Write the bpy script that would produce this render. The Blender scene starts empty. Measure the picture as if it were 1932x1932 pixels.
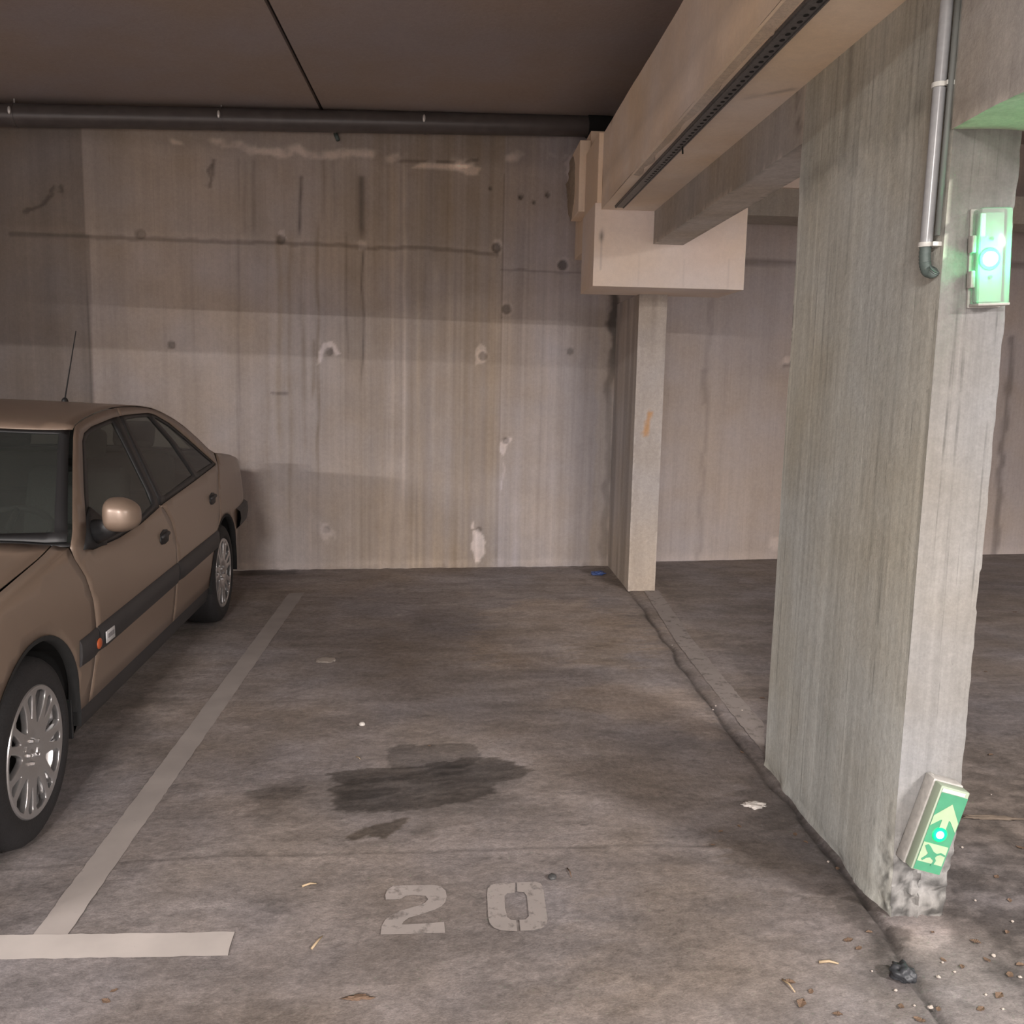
import bpy, bmesh, math, random
import numpy as np
from mathutils import Vector, Matrix
from mathutils.geometry import delaunay_2d_cdt

random.seed(7)
sc = bpy.context.scene
COL = sc.collection

# ------------------------------------------------------------------ camera
H = 1.55
F = 1760.0
RT = np.array([0.99807642, -0.05834194, 0.02096865])
UP = np.array([-0.01243826, 0.14290676, 0.989658])
FW = np.array([0.06073513, 0.98801512, -0.1419062])
cd = bpy.data.cameras.new('camera')
cam = bpy.data.objects.new('camera', cd)
COL.objects.link(cam)
cam.matrix_world = Matrix(((RT[0], UP[0], -FW[0], 0), (RT[1], UP[1], -FW[1], 0), (RT[2], UP[2], -FW[2], H), (0, 0, 0, 1)))
cd.sensor_width = 36.0
cd.lens = F / 1932 * 36
cd.clip_start = 0.05
sc.camera = cam

# ------------------------------------------------------------------ world, lamps, exposure
w = bpy.data.worlds.new('world'); sc.world = w
w.use_nodes = True
w.node_tree.nodes['Background'].inputs[0].default_value = (0.9, 0.865, 0.855, 1)
w.node_tree.nodes['Background'].inputs[1].default_value = 3.1
sc.view_settings.view_transform = 'Standard'
sc.view_settings.look = 'None'
sc.view_settings.gamma = 1.0
sc.view_settings.use_curve_mapping = False
sc.view_settings.exposure = 0.08

def tube_lamp(name, loc, length, width, power, color, rz=0.0, spread=180):
    l = bpy.data.lights.new(name, 'AREA')
    l.shape = 'RECTANGLE'; l.size = length; l.size_y = width
    l.energy = power; l.color = color
    l.spread = math.radians(spread)
    o = bpy.data.objects.new(name, l)
    COL.objects.link(o)
    o.location = loc
    o.rotation_euler = (0, 0, rz)
    return o
WARM = (1.0, 0.94, 0.91)
# fluorescent lamps of the driving aisle, behind the photographer; third and fourth added as unseen fill
LAMPS = [((-.9, -4.2, 3.27), 1.2, 1350), ((3.9, -.6, 2.9), .8, 470), ((5.5, -3.4, 3.15), 1.2, 60), ((7.0, 3.0, 3.1), 1.2, 100), ((-5.0, -2.0, 3.17), 1.2, 760)]

# ------------------------------------------------------------------ helpers: picture rays, noise, tags
def ray(px, py): return FW * F + RT * (px - 966) - UP * (py - 966)
def at(px, py, X=None, Y=None, Z=None):
    d = ray(px, py); o = np.array([0, 0, H])
    if X is not None: t = X / d[0]
    elif Y is not None: t = Y / d[1]
    else: t = (Z - H) / d[2]
    return o + d * t
WA, WB = 7.555, 0.105          # back wall plane  Y = WA + WB X
RA, RB = 7.62, 0.149           # back wall of the next bay
def on_wall(px, py, a=WA, b=WB):
    d = ray(px, py); t = a / (d[1] - b * d[0])
    return np.array([0, 0, H]) + d * t

def _hash(ix, iy, iz, seed):
    n = (ix * 374761393 + iy * 668265263 + iz * 2147483647 * 3 + seed * 1274126177) & 0xffffffff
    n = ((n ^ (n >> 13)) * 1274126177) & 0xffffffff
    n = (n ^ (n >> 16)) & 0xffffffff
    return n.astype(np.float64) / 4294967295.0
def vnoise(x, y, z=None, seed=0):
    x = np.asarray(x, float); y = np.asarray(y, float) + 0 * x
    z = np.zeros_like(x) if z is None else np.asarray(z, float) + 0 * x
    ix, iy, iz = np.floor(x).astype(np.int64), np.floor(y).astype(np.int64), np.floor(z).astype(np.int64)
    fx, fy, fz = x - ix, y - iy, z - iz
    s = lambda t: t * t * (3 - 2 * t)
    fx, fy, fz = s(fx), s(fy), s(fz)
    r = 0
    for a in (0, 1):
        for b in (0, 1):
            for c in (0, 1):
                wgt = (fx if a else 1 - fx) * (fy if b else 1 - fy) * (fz if c else 1 - fz)
                r = r + wgt * _hash(ix + a, iy + b, iz + c, seed)
    return r
def fbm(x, y, z=None, seed=0, oct=4, gain=.5):
    r = 0; a = 1; t = 0
    for i in range(oct):
        r = r + a * vnoise(x * 2 ** i, y * 2 ** i, None if z is None else z * 2 ** i, seed + i * 17)
        t += a; a *= gain
    return r / t
def sstep(a, b, v):
    t = np.clip((v - a) / (b - a), 0, 1); return t * t * (3 - 2 * t)
def lerp(a, b, t): return a + (b - a) * t

def tag(o, label=None, cat=None, group=None, kind=None):
    if label: o['label'] = label
    if cat: o['category'] = cat
    if group: o['group'] = group
    if kind: o['kind'] = kind
    return o
def empty(name, loc=(0, 0, 0), rot=(0, 0, 0), label=None, cat=None, group=None):
    o = bpy.data.objects.new(name, None); COL.objects.link(o)
    o.empty_display_size = .1
    o.location = loc; o.rotation_euler = rot
    return tag(o, label, cat, group)
def link(name, me, mat=None, parent=None, smooth=False):
    o = bpy.data.objects.new(name, me); COL.objects.link(o)
    if mat is not None:
        for m in (mat if isinstance(mat, (list, tuple)) else [mat]): me.materials.append(m)
    if parent is not None: o.parent = parent
    if smooth:
        me.polygons.foreach_set('use_smooth', [True] * len(me.polygons))
    return o
def from_bm(name, bm, mat=None, parent=None, smooth=False, angle=None):
    me = bpy.data.meshes.new(name); bm.to_mesh(me); bm.free()
    o = link(name, me, mat, parent, smooth)
    if angle is not None:
        me.polygons.foreach_set('use_smooth', [True] * len(me.polygons))
        me.set_sharp_from_angle(angle=math.radians(angle))
    return o
def box_bm(bm, x0, x1, y0, y1, z0, z1, bevel=0.0, M=None):
    vs = [bm.verts.new((x, y, z)) for x in (x0, x1) for y in (y0, y1) for z in (z0, z1)]
    f = [(0, 1, 3, 2), (4, 6, 7, 5), (0, 4, 5, 1), (2, 3, 7, 6), (0, 2, 6, 4), (1, 5, 7, 3)]
    fs = [bm.faces.new([vs[i] for i in q]) for q in f]
    if bevel:
        es = list({e for q in fs for e in q.edges})
        r = bmesh.ops.bevel(bm, geom=es, offset=bevel, segments=2, affect='EDGES', profile=.5)
        vs = list({v for q in r['faces'] for v in q.verts} | {v for v in vs if v.is_valid})
    if M is not None:
        bmesh.ops.transform(bm, matrix=M, verts=[v for v in vs if v.is_valid])
    return bm
def tube_bm(bm, pts, r, n=12, caps=True):
    pts = [Vector(p) for p in pts]
    rs = r if isinstance(r, (list, tuple)) else [r] * len(pts)
    rings = []
    prev = None
    for i, p in enumerate(pts):
        d = (pts[min(i + 1, len(pts) - 1)] - pts[max(i - 1, 0)]).normalized()
        if prev is None:
            a = Vector((0, 0, 1)) if abs(d.z) < .9 else Vector((1, 0, 0))
            u = d.cross(a).normalized()
        else:
            u = (prev - d * prev.dot(d)).normalized()
        prev = u
        v = d.cross(u)
        rings.append([bm.verts.new(p + (u * math.cos(2 * math.pi * k / n) + v * math.sin(2 * math.pi * k / n)) * rs[i]) for k in range(n)])
    for a, b in zip(rings, rings[1:]):
        for k in range(n): bm.faces.new((a[k], a[(k + 1) % n], b[(k + 1) % n], b[k]))
    if caps:
        bm.faces.new(rings[0][::-1]); bm.faces.new(rings[-1])
    return bm
def grid_mesh(name, P, tint, mat, parent=None, smooth=True, flip=False):
    """P: (n, m, 3) points, tint: (n, m, 3) colour multiplier."""
    n, m = P.shape[:2]
    me = bpy.data.meshes.new(name)
    idx = np.arange(n * m).reshape(n, m)
    q = np.stack([idx[:-1, :-1], idx[1:, :-1], idx[1:, 1:], idx[:-1, 1:]], -1).reshape(-1, 4)
    if flip: q = q[:, ::-1]
    me.vertices.add(n * m); me.vertices.foreach_set('co', P.reshape(-1).astype(np.float32))
    me.loops.add(q.size); me.loops.foreach_set('vertex_index', q.reshape(-1).astype(np.int32))
    me.polygons.add(len(q)); me.polygons.foreach_set('loop_start', np.arange(0, q.size, 4, dtype=np.int32))
    me.update(calc_edges=True)
    c = np.ones((n * m, 4), np.float32); c[:, :3] = tint.reshape(-1, 3)
    at_ = me.color_attributes.new('tint', 'FLOAT_COLOR', 'POINT')
    at_.data.foreach_set('color', c.reshape(-1))
    return link(name, me, mat, parent, smooth)
def tbox(name, x0, x1, y0, y1, z0, z1, step, mat, tint=None, disp=None, parent=None, skip=()):
    """a box of six tinted grids joined in one mesh; tint(P, face)->(n,3); disp(P, N)->(n,3)"""
    V, Q, T, S = [], [], [], 0
    faces = {'x0': (1, 2, 0, x0), 'x1': (1, 2, 0, x1), 'y0': (0, 2, 1, y0), 'y1': (0, 2, 1, y1), 'z0': (0, 1, 2, z0), 'z1': (0, 1, 2, z1)}
    lo, hi = (x0, y0, z0), (x1, y1, z1)
    for k, (a, b, c, val) in faces.items():
        if k in skip: continue
        na = max(1, int(round((hi[a] - lo[a]) / step))); nb = max(1, int(round((hi[b] - lo[b]) / step)))
        A, B = np.meshgrid(np.linspace(lo[a], hi[a], na + 1), np.linspace(lo[b], hi[b], nb + 1), indexing='ij')
        P = np.zeros(A.shape + (3,)); P[..., a] = A; P[..., b] = B; P[..., c] = val
        idx = np.arange(A.size).reshape(A.shape) + S
        q = np.stack([idx[:-1, :-1], idx[1:, :-1], idx[1:, 1:], idx[:-1, 1:]], -1).reshape(-1, 4)
        pos = k.endswith('1')
        if (c == 1) == pos: q = q[:, ::-1]
        P = P.reshape(-1, 3)
        T.append(tint(P, k) if tint else np.ones_like(P))
        if disp is not None: P = P + disp(P, k)
        V.append(P); Q.append(q); S += len(P)
    V = np.concatenate(V); Q = np.concatenate(Q); T = np.concatenate(T)
    me = bpy.data.meshes.new(name)
    me.vertices.add(len(V)); me.vertices.foreach_set('co', V.reshape(-1).astype(np.float32))
    me.loops.add(Q.size); me.loops.foreach_set('vertex_index', Q.reshape(-1).astype(np.int32))
    me.polygons.add(len(Q)); me.polygons.foreach_set('loop_start', np.arange(0, Q.size, 4, dtype=np.int32))
    me.update(calc_edges=True)
    c = np.ones((len(V), 4), np.float32); c[:, :3] = T
    at_ = me.color_attributes.new('tint', 'FLOAT_COLOR', 'POINT'); at_.data.foreach_set('color', c.reshape(-1))
    bm = bmesh.new(); bm.from_mesh(me); bmesh.ops.remove_doubles(bm, verts=bm.verts, dist=1e-4); bm.to_mesh(me); bm.free()
    me.polygons.foreach_set('use_smooth', [True] * len(me.polygons)); me.set_sharp_from_angle(angle=math.radians(50))
    return link(name, me, mat, parent)

# ------------------------------------------------------------------ materials
MATS = {}
def principled(name, color, rough=.6, metal=0.0, **kw):
    m = bpy.data.materials.new(name); m.use_nodes = True
    b = m.node_tree.nodes['Principled BSDF']
    b.inputs['Base Color'].default_value = (*color, 1)
    b.inputs['Roughness'].default_value = rough
    b.inputs['Metallic'].default_value = metal
    for k, v in kw.items():
        b.inputs[k.replace('_', ' ')].default_value = v
    return m
def add_noise(m, scale=40, amount=.12, bump=.0, stretch=(1, 1, 1), detail=5, rough_var=0.0):
    nt = m.node_tree; b = nt.nodes['Principled BSDF']
    tc = nt.nodes.new('ShaderNodeTexCoord'); mp = nt.nodes.new('ShaderNodeMapping')
    mp.inputs['Scale'].default_value = stretch
    nz = nt.nodes.new('ShaderNodeTexNoise'); nz.inputs['Scale'].default_value = scale; nz.inputs['Detail'].default_value = detail
    nt.links.new(tc.outputs['Object'], mp.inputs[0]); nt.links.new(mp.outputs[0], nz.inputs['Vector'])
    mr = nt.nodes.new('ShaderNodeMapRange'); mr.inputs['From Min'].default_value = .3; mr.inputs['From Max'].default_value = .7
    mr.inputs['To Min'].default_value = 1 - amount; mr.inputs['To Max'].default_value = 1 + amount
    nt.links.new(nz.outputs['Fac'], mr.inputs['Value'])
    mx = nt.nodes.new('ShaderNodeVectorMath'); mx.operation = 'SCALE'
    mx.inputs[0].default_value = b.inputs['Base Color'].default_value[:3]
    nt.links.new(mr.outputs[0], mx.inputs['Scale']); nt.links.new(mx.outputs[0], b.inputs['Base Color'])
    if bump:
        bp = nt.nodes.new('ShaderNodeBump'); bp.inputs['Strength'].default_value = bump; bp.inputs['Distance'].default_value = .01
        nt.links.new(nz.outputs['Fac'], bp.inputs['Height']); nt.links.new(bp.outputs[0], b.inputs['Normal'])
    return m
def concrete(name, color, rough=.85, streak=0.0, lines=0.0, speck=.5, bump=.35, big=.12, fine=.10):
    """grey concrete: tint attribute * large mottling * fine grain * optional vertical form-board streaks"""
    m = bpy.data.materials.new(name); m.use_nodes = True
    nt = m.node_tree; N = nt.nodes; L = nt.links
    b = N['Principled BSDF']; b.inputs['Roughness'].default_value = rough
    b.inputs['Specular IOR Level'].default_value = .3
    geo = N.new('ShaderNodeNewGeometry')
    at_ = N.new('ShaderNodeAttribute'); at_.attribute_name = 'tint'
    def noise(scale, det=4, vec=None, ro=.6):
        n = N.new('ShaderNodeTexNoise'); n.inputs['Scale'].default_value = scale; n.inputs['Detail'].default_value = det
        n.inputs['Roughness'].default_value = ro
        L.new(vec or geo.outputs['Position'], n.inputs['Vector']); return n
    def rng(sock, a, bb, c, d):
        r = N.new('ShaderNodeMapRange'); r.inputs['From Min'].default_value = a; r.inputs['From Max'].default_value = bb
        r.inputs['To Min'].default_value = c; r.inputs['To Max'].default_value = d; L.new(sock, r.inputs['Value']); return r.outputs[0]
    def mul(a, bb):
        r = N.new('ShaderNodeMath'); r.operation = 'MULTIPLY'; L.new(a, r.inputs[0]); L.new(bb, r.inputs[1]); return r.outputs[0]
    n1 = noise(2.2, 5); n2 = noise(38, 6, ro=.7); n3 = noise(140, 3)
    f = mul(rng(n1.outputs[0], .3, .7, 1 - big, 1 + big), rng(n2.outputs[0], .3, .7, 1 - fine, 1 + fine))
    f = mul(f, rng(n3.outputs[0], .3, .7, 1 - fine * .6, 1 + fine * .6))
    # air holes
    v = N.new('ShaderNodeTexVoronoi'); v.inputs['Scale'].default_value = 26; L.new(geo.outputs['Position'], v.inputs['Vector'])
    pit = rng(v.outputs['Distance'], .03, .09, 1 - speck * .5, 1)
    nmask = noise(3.1, 2)
    mix = N.new('ShaderNodeMix'); mix.data_type = 'FLOAT'
    L.new(rng(nmask.outputs[0], .48, .6, 0, 1), mix.inputs[0]); mix.inputs[2].default_value = 1.0; L.new(pit, mix.inputs[3])
    f = mul(f, mix.outputs[0])
    if streak:
        mp = N.new('ShaderNodeMapping'); mp.inputs['Scale'].default_value = (9, 9, .22); L.new(geo.outputs['Position'], mp.inputs[0])
        n4 = noise(1.6, 6, mp.outputs[0], .75)
        f = mul(f, rng(n4.outputs[0], .32, .68, 1 - streak, 1 + streak * .7))
    if lines:
        mp2 = N.new('ShaderNodeMapping'); mp2.inputs['Scale'].default_value = (1, 1, .012); L.new(geo.outputs['Position'], mp2.inputs[0])
        n6 = noise(75, 3, mp2.outputs[0], .6); n7 = noise(34, 4, mp2.outputs[0], .7); n8 = noise(4, 3)
        f = mul(f, rng(n7.outputs[0], .3, .7, 1 - lines * .55, 1 + lines * .55))
        dk = rng(n6.outputs[0], .60, .68, 1, 1 - lines * 1.6); lt = rng(n6.outputs[0], .30, .38, 1 + lines * .8, 1)
        mk = N.new('ShaderNodeMix'); mk.data_type = 'FLOAT'; L.new(rng(n8.outputs[0], .42, .56, 0, 1), mk.inputs[0]); mk.inputs[2].default_value = 1; L.new(mul(dk, lt), mk.inputs[3])
        f = mul(f, mk.outputs[0])
    sc1 = N.new('ShaderNodeVectorMath'); sc1.operation = 'SCALE'; L.new(at_.outputs['Color'], sc1.inputs[0]); L.new(f, sc1.inputs['Scale'])
    # slow drift of hue between warm and cool grey
    n5 = noise(1.1, 3)
    hm = N.new('ShaderNodeMix'); hm.data_type = 'RGBA'
    L.new(rng(n5.outputs[0], .35, .65, 0, 1), hm.inputs[0])
    hm.inputs[6].default_value = (color[0] * 1.05, color[1] * 1.0, color[2] * .93, 1)
    hm.inputs[7].default_value = (color[0] * .96, color[1] * .99, color[2] * 1.06, 1)
    mm = N.new('ShaderNodeVectorMath'); mm.operation = 'MULTIPLY'; L.new(hm.outputs[2], mm.inputs[0]); L.new(sc1.outputs[0], mm.inputs[1])
    L.new(mm.outputs[0], b.inputs['Base Color'])
    bp = N.new('ShaderNodeBump'); bp.inputs['Strength'].default_value = bump; bp.inputs['Distance'].default_value = .006
    L.new(n2.outputs[0], bp.inputs['Height']); L.new(bp.outputs[0], b.inputs['Normal'])
    return m

M_wall = concrete('wall concrete', (.40, .345, .31), streak=.06, lines=.05, big=.07, fine=.07)
M_floor = concrete('floor concrete', (.222, .195, .182), rough=.72, streak=0, bump=.6, big=.13, fine=.24)
M_shear = concrete('grey board marked concrete', (.54, .53, .49), streak=.08, lines=.24, bump=.5)
M_pillar = concrete('pale pillar concrete', (.54, .49, .445), streak=.05, big=.06, speck=.8)
M_cream = concrete('cream precast concrete', (.86, .735, .635), streak=0, big=.05, fine=.04, speck=.25, bump=.12)
M_beam = concrete('beige beam concrete', (.86, .73, .59), streak=0, big=.08, fine=.04, speck=.2, bump=.15)
M_dark = concrete('grey beam concrete', (.42, .385, .345), streak=.1, lines=.07, big=.1)
M_ceil = concrete('ceiling concrete', (.38, .325, .30), streak=0, big=.05, fine=.06, speck=.3)

M_paint = principled('car beige metallic paint', (.245, .18, .137), .42, .35, Coat_Weight=.5, Coat_Roughness=.30)
add_noise(M_paint, 900, .05)
M_plast = principled('dark grey bumper plastic', (.030, .028, .029), .55); add_noise(M_plast, 300, .15, .05)
M_rubber = principled('black rubber seal', (.018, .018, .019), .5); add_noise(M_rubber, 200, .1)
M_tyre = principled('tyre rubber', (.017, .016, .017), .75); add_noise(M_tyre, 120, .2, .2)
M_silver = principled('silver wheel paint', (.52, .51, .51), .28, .75); add_noise(M_silver, 200, .04)
M_chrome = principled('chrome', (.75, .75, .75), .12, 1.0)
M_under = principled('underbody black', (.012, .012, .012), .9); add_noise(M_under, 30, .2)
M_cloth = principled('grey seat cloth', (.06, .062, .058), .9); add_noise(M_cloth, 150, .2)
M_dash = principled('dark dashboard', (.03, .03, .03), .7); add_noise(M_dash, 150, .1)
M_orange = principled('orange indicator lens', (.42, .09, .03), .3, 0, Emission_Strength=0.0)
M_red = principled('red tail lens', (.35, .02, .02), .2)
M_lens = principled('headlight lens', (.55, .56, .57), .1, .2)
M_badge = principled('silver badge', (.62, .61, .61), .35, .2); M_badge_t = principled('badge letter grey', (.13, .12, .13), .5)
M_glass = bpy.data.materials.new('car window glass'); M_glass.use_nodes = True
def mk_glass(m, tint, op, rough=.04):
    nt = m.node_tree; N = nt.nodes; L = nt.links; b = N['Principled BSDF']; out = N['Material Output']
    b.inputs['Base Color'].default_value = (*tint, 1); b.inputs['Roughness'].default_value = rough
    b.inputs['Specular IOR Level'].default_value = .5
    tr = N.new('ShaderNodeBsdfTransparent'); tr.inputs[0].default_value = (.72, .78, .74, 1)
    mx = N.new('ShaderNodeMixShader'); mx.inputs[0].default_value = op
    L.new(tr.outputs[0], mx.inputs[1]); L.new(b.outputs[0], mx.inputs[2]); L.new(mx.outputs[0], out.inputs['Surface'])
mk_glass(M_glass, (.048, .052, .048), .55, .12)
M_frit = principled('black window border', (.016, .016, .017), .5)
M_pvc = principled('grey pvc conduit', (.33, .335, .34), .25); add_noise(M_pvc, 60, .06)
M_hose = principled('dark flexible hose', (.10, .13, .12), .6)
M_drain = principled('dark drain pipe', (.095, .082, .078), .36); add_noise(M_drain, 12, .15, .02)
M_clip = principled('white pipe clip', (.62, .62, .58), .5)
M_strap = principled('galvanised strap', (.72, .70, .68), .35, .5)
M_strip = principled('galvanised channel', (.17, .165, .165), .5, .6); add_noise(M_strip, 60, .2, .1)
M_hole = principled('dark slot', (.01, .01, .01), .9)
M_mortar = concrete('spread mortar', (.56, .47, .38), big=.1, fine=.15, bump=.8)
M_white_pl = principled('aged white plastic', (.38, .365, .34), .55); add_noise(M_white_pl, 60, .15, .1)
M_green = principled('sign green', (.06, .25, .14), .4); add_noise(M_green, 40, .06)
M_sign_w = principled('sign pale', (.33, .42, .27), .45); add_noise(M_sign_w, 40, .06)
def emis(name, color, strength):
    m = principled(name, color, .4); b = m.node_tree.nodes['Principled BSDF']
    b.inputs['Emission Color'].default_value = (*color, 1); b.inputs['Emission Strength'].default_value = strength
    return m
M_led = emis('green led', (.05, 1.0, .36), 330)
M_led2 = emis('green sign led', (.05, 1.0, .36), 80)
M_tube = emis('fluorescent tube', (1, .93, .85), 6)
M_clear = bpy.data.materials.new('clear plastic cover'); M_clear.use_nodes = True
mk_glass(M_clear, (.66, .70, .66), .30, .12)
M_diff = principled('milky light diffuser', (.40, .46, .42), .35, 0)

def paint_mat(name, col, wear, scale=22):
    m = bpy.data.materials.new(name); m.use_nodes = True
    nt = m.node_tree; N = nt.nodes; L = nt.links; b = N['Principled BSDF']; b.inputs['Roughness'].default_value = .75
    g = N.new('ShaderNodeNewGeometry')
    n = N.new('ShaderNodeTexNoise'); n.inputs['Scale'].default_value = scale; n.inputs['Detail'].default_value = 8; n.inputs['Roughness'].default_value = .7
    L.new(g.outputs['Position'], n.inputs['Vector'])
    r = N.new('ShaderNodeMapRange'); r.inputs['From Min'].default_value = .5 - wear; r.inputs['From Max'].default_value = .5 - wear + .22
    r.inputs['To Min'].default_value = 0; r.inputs['To Max'].default_value = 1
    L.new(n.outputs[0], r.inputs['Value'])
    n2 = N.new('ShaderNodeTexNoise'); n2.inputs['Scale'].default_value = 5; n2.inputs['Detail'].default_value = 5; L.new(g.outputs['Position'], n2.inputs['Vector'])
    r2 = N.new('ShaderNodeMapRange'); r2.inputs['From Min'].default_value = .3; r2.inputs['From Max'].default_value = .7
    r2.inputs['To Min'].default_value = .88; r2.inputs['To Max'].default_value = 1.08; L.new(n2.outputs[0], r2.inputs['Value'])
    sc_ = N.new('ShaderNodeVectorMath'); sc_.operation = 'SCALE'; sc_.inputs[0].default_value = col; L.new(r2.outputs[0], sc_.inputs['Scale'])
    tr = N.new('ShaderNodeBsdfTransparent'); mx = N.new('ShaderNodeMixShader')
    L.new(sc_.outputs[0], b.inputs['Base Color'])
    L.new(r.outputs[0], mx.inputs[0]); L.new(tr.outputs[0], mx.inputs[1]); L.new(b.outputs[0], mx.inputs[2])
    L.new(mx.outputs[0], N['Material Output'].inputs['Surface'])
    return m
M_line = paint_mat('white road paint', (.41, .37, .345), .38)
M_line2 = paint_mat('worn road paint', (.325, .29, .27), .36)
M_digit = paint_mat('worn stencil paint', (.315, .28, .262), .245)
M_faint = paint_mat('faint road paint', (.29, .255, .235), .25, 14)

# ------------------------------------------------------------------ masks in plane coordinates
def poly_sd(x, y, poly):
    """signed distance (negative inside) to polygon, vectorised"""
    n = len(poly); d = np.full(x.shape, 1e9); ins = np.zeros(x.shape, bool)
    for i in range(n):
        ax, ay = poly[i]; bx, by = poly[(i + 1) % n]
        ex, ey = bx - ax, by - ay
        t = np.clip(((x - ax) * ex + (y - ay) * ey) / (ex * ex + ey * ey + 1e-12), 0, 1)
        d = np.minimum(d, np.hypot(x - ax - t * ex, y - ay - t * ey))
        if ay != by:
            c = ((ay > y) != (by > y)) & (x < (bx - ax) * (y - ay) / (by - ay) + ax)
            ins ^= c
    return np.where(ins, -d, d)
def line_d(x, y, pts):
    d = np.full(x.shape, 1e9)
    for (ax, ay), (bx, by) in zip(pts, pts[1:]):
        ex, ey = bx - ax, by - ay
        t = np.clip(((x - ax) * ex + (y - ay) * ey) / (ex * ex + ey * ey + 1e-12), 0, 1)
        d = np.minimum(d, np.hypot(x - ax - t * ex, y - ay - t * ey))
    return d

# ================================================================== STRUCTURE
# ---- floor
def fl(px, py): p = at(px, py, Z=0); return (p[0], p[1])
xs = np.concatenate([np.linspace(-9, -2.05, 12), np.arange(-2.0, 2.9, .0125), np.linspace(2.95, 9, 80)])
ys = np.concatenate([np.linspace(-8, 1.7, 14), np.arange(1.75, 4.2, .0115), np.arange(4.2, 8.0, .016), np.linspace(8.05, 9.2, 30)])
X, Y = np.meshgrid(xs, ys, indexing='ij')
wx = fbm(X * 5, Y * 5, seed=3) - .5; wy = fbm(X * 5, Y * 5, seed=9) - .5
wx2 = fbm(X * 9, Y * 30 - X * 6, seed=15, oct=4) - .5; wy2 = fbm(X * 12, Y * 30, seed=16, oct=3) - .5
n_big = fbm(X * .9, Y * 1.6, seed=21, oct=5); n_mid = fbm(X * 3.5, Y * 10, seed=31, oct=6, gain=.6); n_fin = fbm(X * 22, Y * 30, seed=41, oct=3)
T = np.ones(X.shape)
warm = np.zeros(X.shape)
T *= lerp(.92, 1.17, sstep(1.5, 5.5, Y)) * lerp(1, .82, sstep(1.5, 1.6, X) * sstep(3.2, 4.2, Y)) * lerp(.80, 1.20, n_big) * lerp(.78, 1.22, n_mid) * lerp(.93, 1.07, n_fin)  # first factor lightens the far floor to offset the lamps' falloff
def blob(poly, k, soft=.05, warp=.12, w_=0.0, fade=1.0):
    global T, warm
    p = [fl(*q) for q in poly]
    x = X + wx * warp + wx2 * warp * 1.4; y = Y + wy * warp * .8 + wy2 * warp * .3
    x0, x1 = min(a[0] for a in p) - .3, max(a[0] for a in p) + .3
    y0, y1 = min(a[1] for a in p) - .3, max(a[1] for a in p) + .3
    m = (x > x0) & (x < x1) & (y > y0) & (y < y1)
    s = poly_sd(x[m], y[m], p)
    a = (1 - sstep(-soft, soft, s)) * fade
    T[m] *= lerp(1.0, k, a); warm[m] += w_ * a
# broad zones seen in the picture; far ones lifted, near ones dimmed against light falloff
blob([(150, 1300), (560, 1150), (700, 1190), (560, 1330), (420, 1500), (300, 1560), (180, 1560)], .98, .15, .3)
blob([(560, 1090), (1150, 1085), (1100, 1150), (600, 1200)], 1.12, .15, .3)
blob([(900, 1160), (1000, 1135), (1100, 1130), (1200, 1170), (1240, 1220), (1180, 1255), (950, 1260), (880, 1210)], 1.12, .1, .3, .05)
blob([(1060, 1300), (1150, 1290), (1290, 1298), (1350, 1335), (1375, 1395), (1320, 1400), (1240, 1370), (1120, 1345), (1040, 1330)], 1.20, .05, .15, .03)  # pool of lamp light beside the thin wall, painted into the floor
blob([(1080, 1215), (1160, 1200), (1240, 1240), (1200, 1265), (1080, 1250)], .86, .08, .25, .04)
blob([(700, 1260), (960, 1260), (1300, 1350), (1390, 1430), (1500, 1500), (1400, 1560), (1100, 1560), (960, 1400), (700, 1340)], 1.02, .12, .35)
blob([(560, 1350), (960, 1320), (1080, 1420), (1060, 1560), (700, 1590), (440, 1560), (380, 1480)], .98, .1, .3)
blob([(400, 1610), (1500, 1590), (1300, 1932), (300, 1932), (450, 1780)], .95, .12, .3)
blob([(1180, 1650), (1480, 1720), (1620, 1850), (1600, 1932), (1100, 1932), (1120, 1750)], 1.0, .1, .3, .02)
blob([(0, 1580), (420, 1540), (560, 1590), (420, 1700), (120, 1740), (0, 1740)], .92, .1, .3)
# dark old oil shadow and the oil stain itself: ragged, streaked along the wipe direction
sk = fbm(X * 7, (Y - .22 * X) * 26, seed=201, oct=5, gain=.6); sk2 = fbm(X * 16, (Y - .22 * X) * 60, seed=202, oct=4, gain=.6)
def stain(poly, k0, k1, spread, rag, soft, w_=0.0):
    global T, warm
    p = [fl(*q) for q in poly]
    x0, x1 = min(a[0] for a in p) - .3, max(a[0] for a in p) + .3
    y0, y1 = min(a[1] for a in p) - .3, max(a[1] for a in p) + .3
    m = (X > x0) & (X < x1) & (Y > y0) & (Y < y1)
    f = .35 - poly_sd(X[m], Y[m], p) / spread + (sk[m] - .5) * rag + (sk2[m] - .5) * rag * .5
    a_ = sstep(-soft, soft, f); k = lerp(k0, k1, sstep(.32, .68, sk2[m] * .5 + sk[m] * .5) * .8)
    T[m] *= lerp(1.0, k, a_); warm[m] += w_ * a_
stain([(480, 1500), (560, 1470), (640, 1470), (740, 1465), (960, 1440), (975, 1500), (930, 1530), (860, 1540), (800, 1565), (740, 1580), (640, 1578), (560, 1560), (500, 1540)], .68, .82, .10, 1.8, .30, .01)
stain([(466, 1498), (510, 1486), (568, 1480), (572, 1496), (540, 1506), (490, 1510)], .66, .9, .04, 1.6, .25)
stain([(735, 1416), (760, 1407), (884, 1405), (905, 1425), (880, 1446), (740, 1450)], .52, .66, .04, 1.0, .12)
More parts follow.
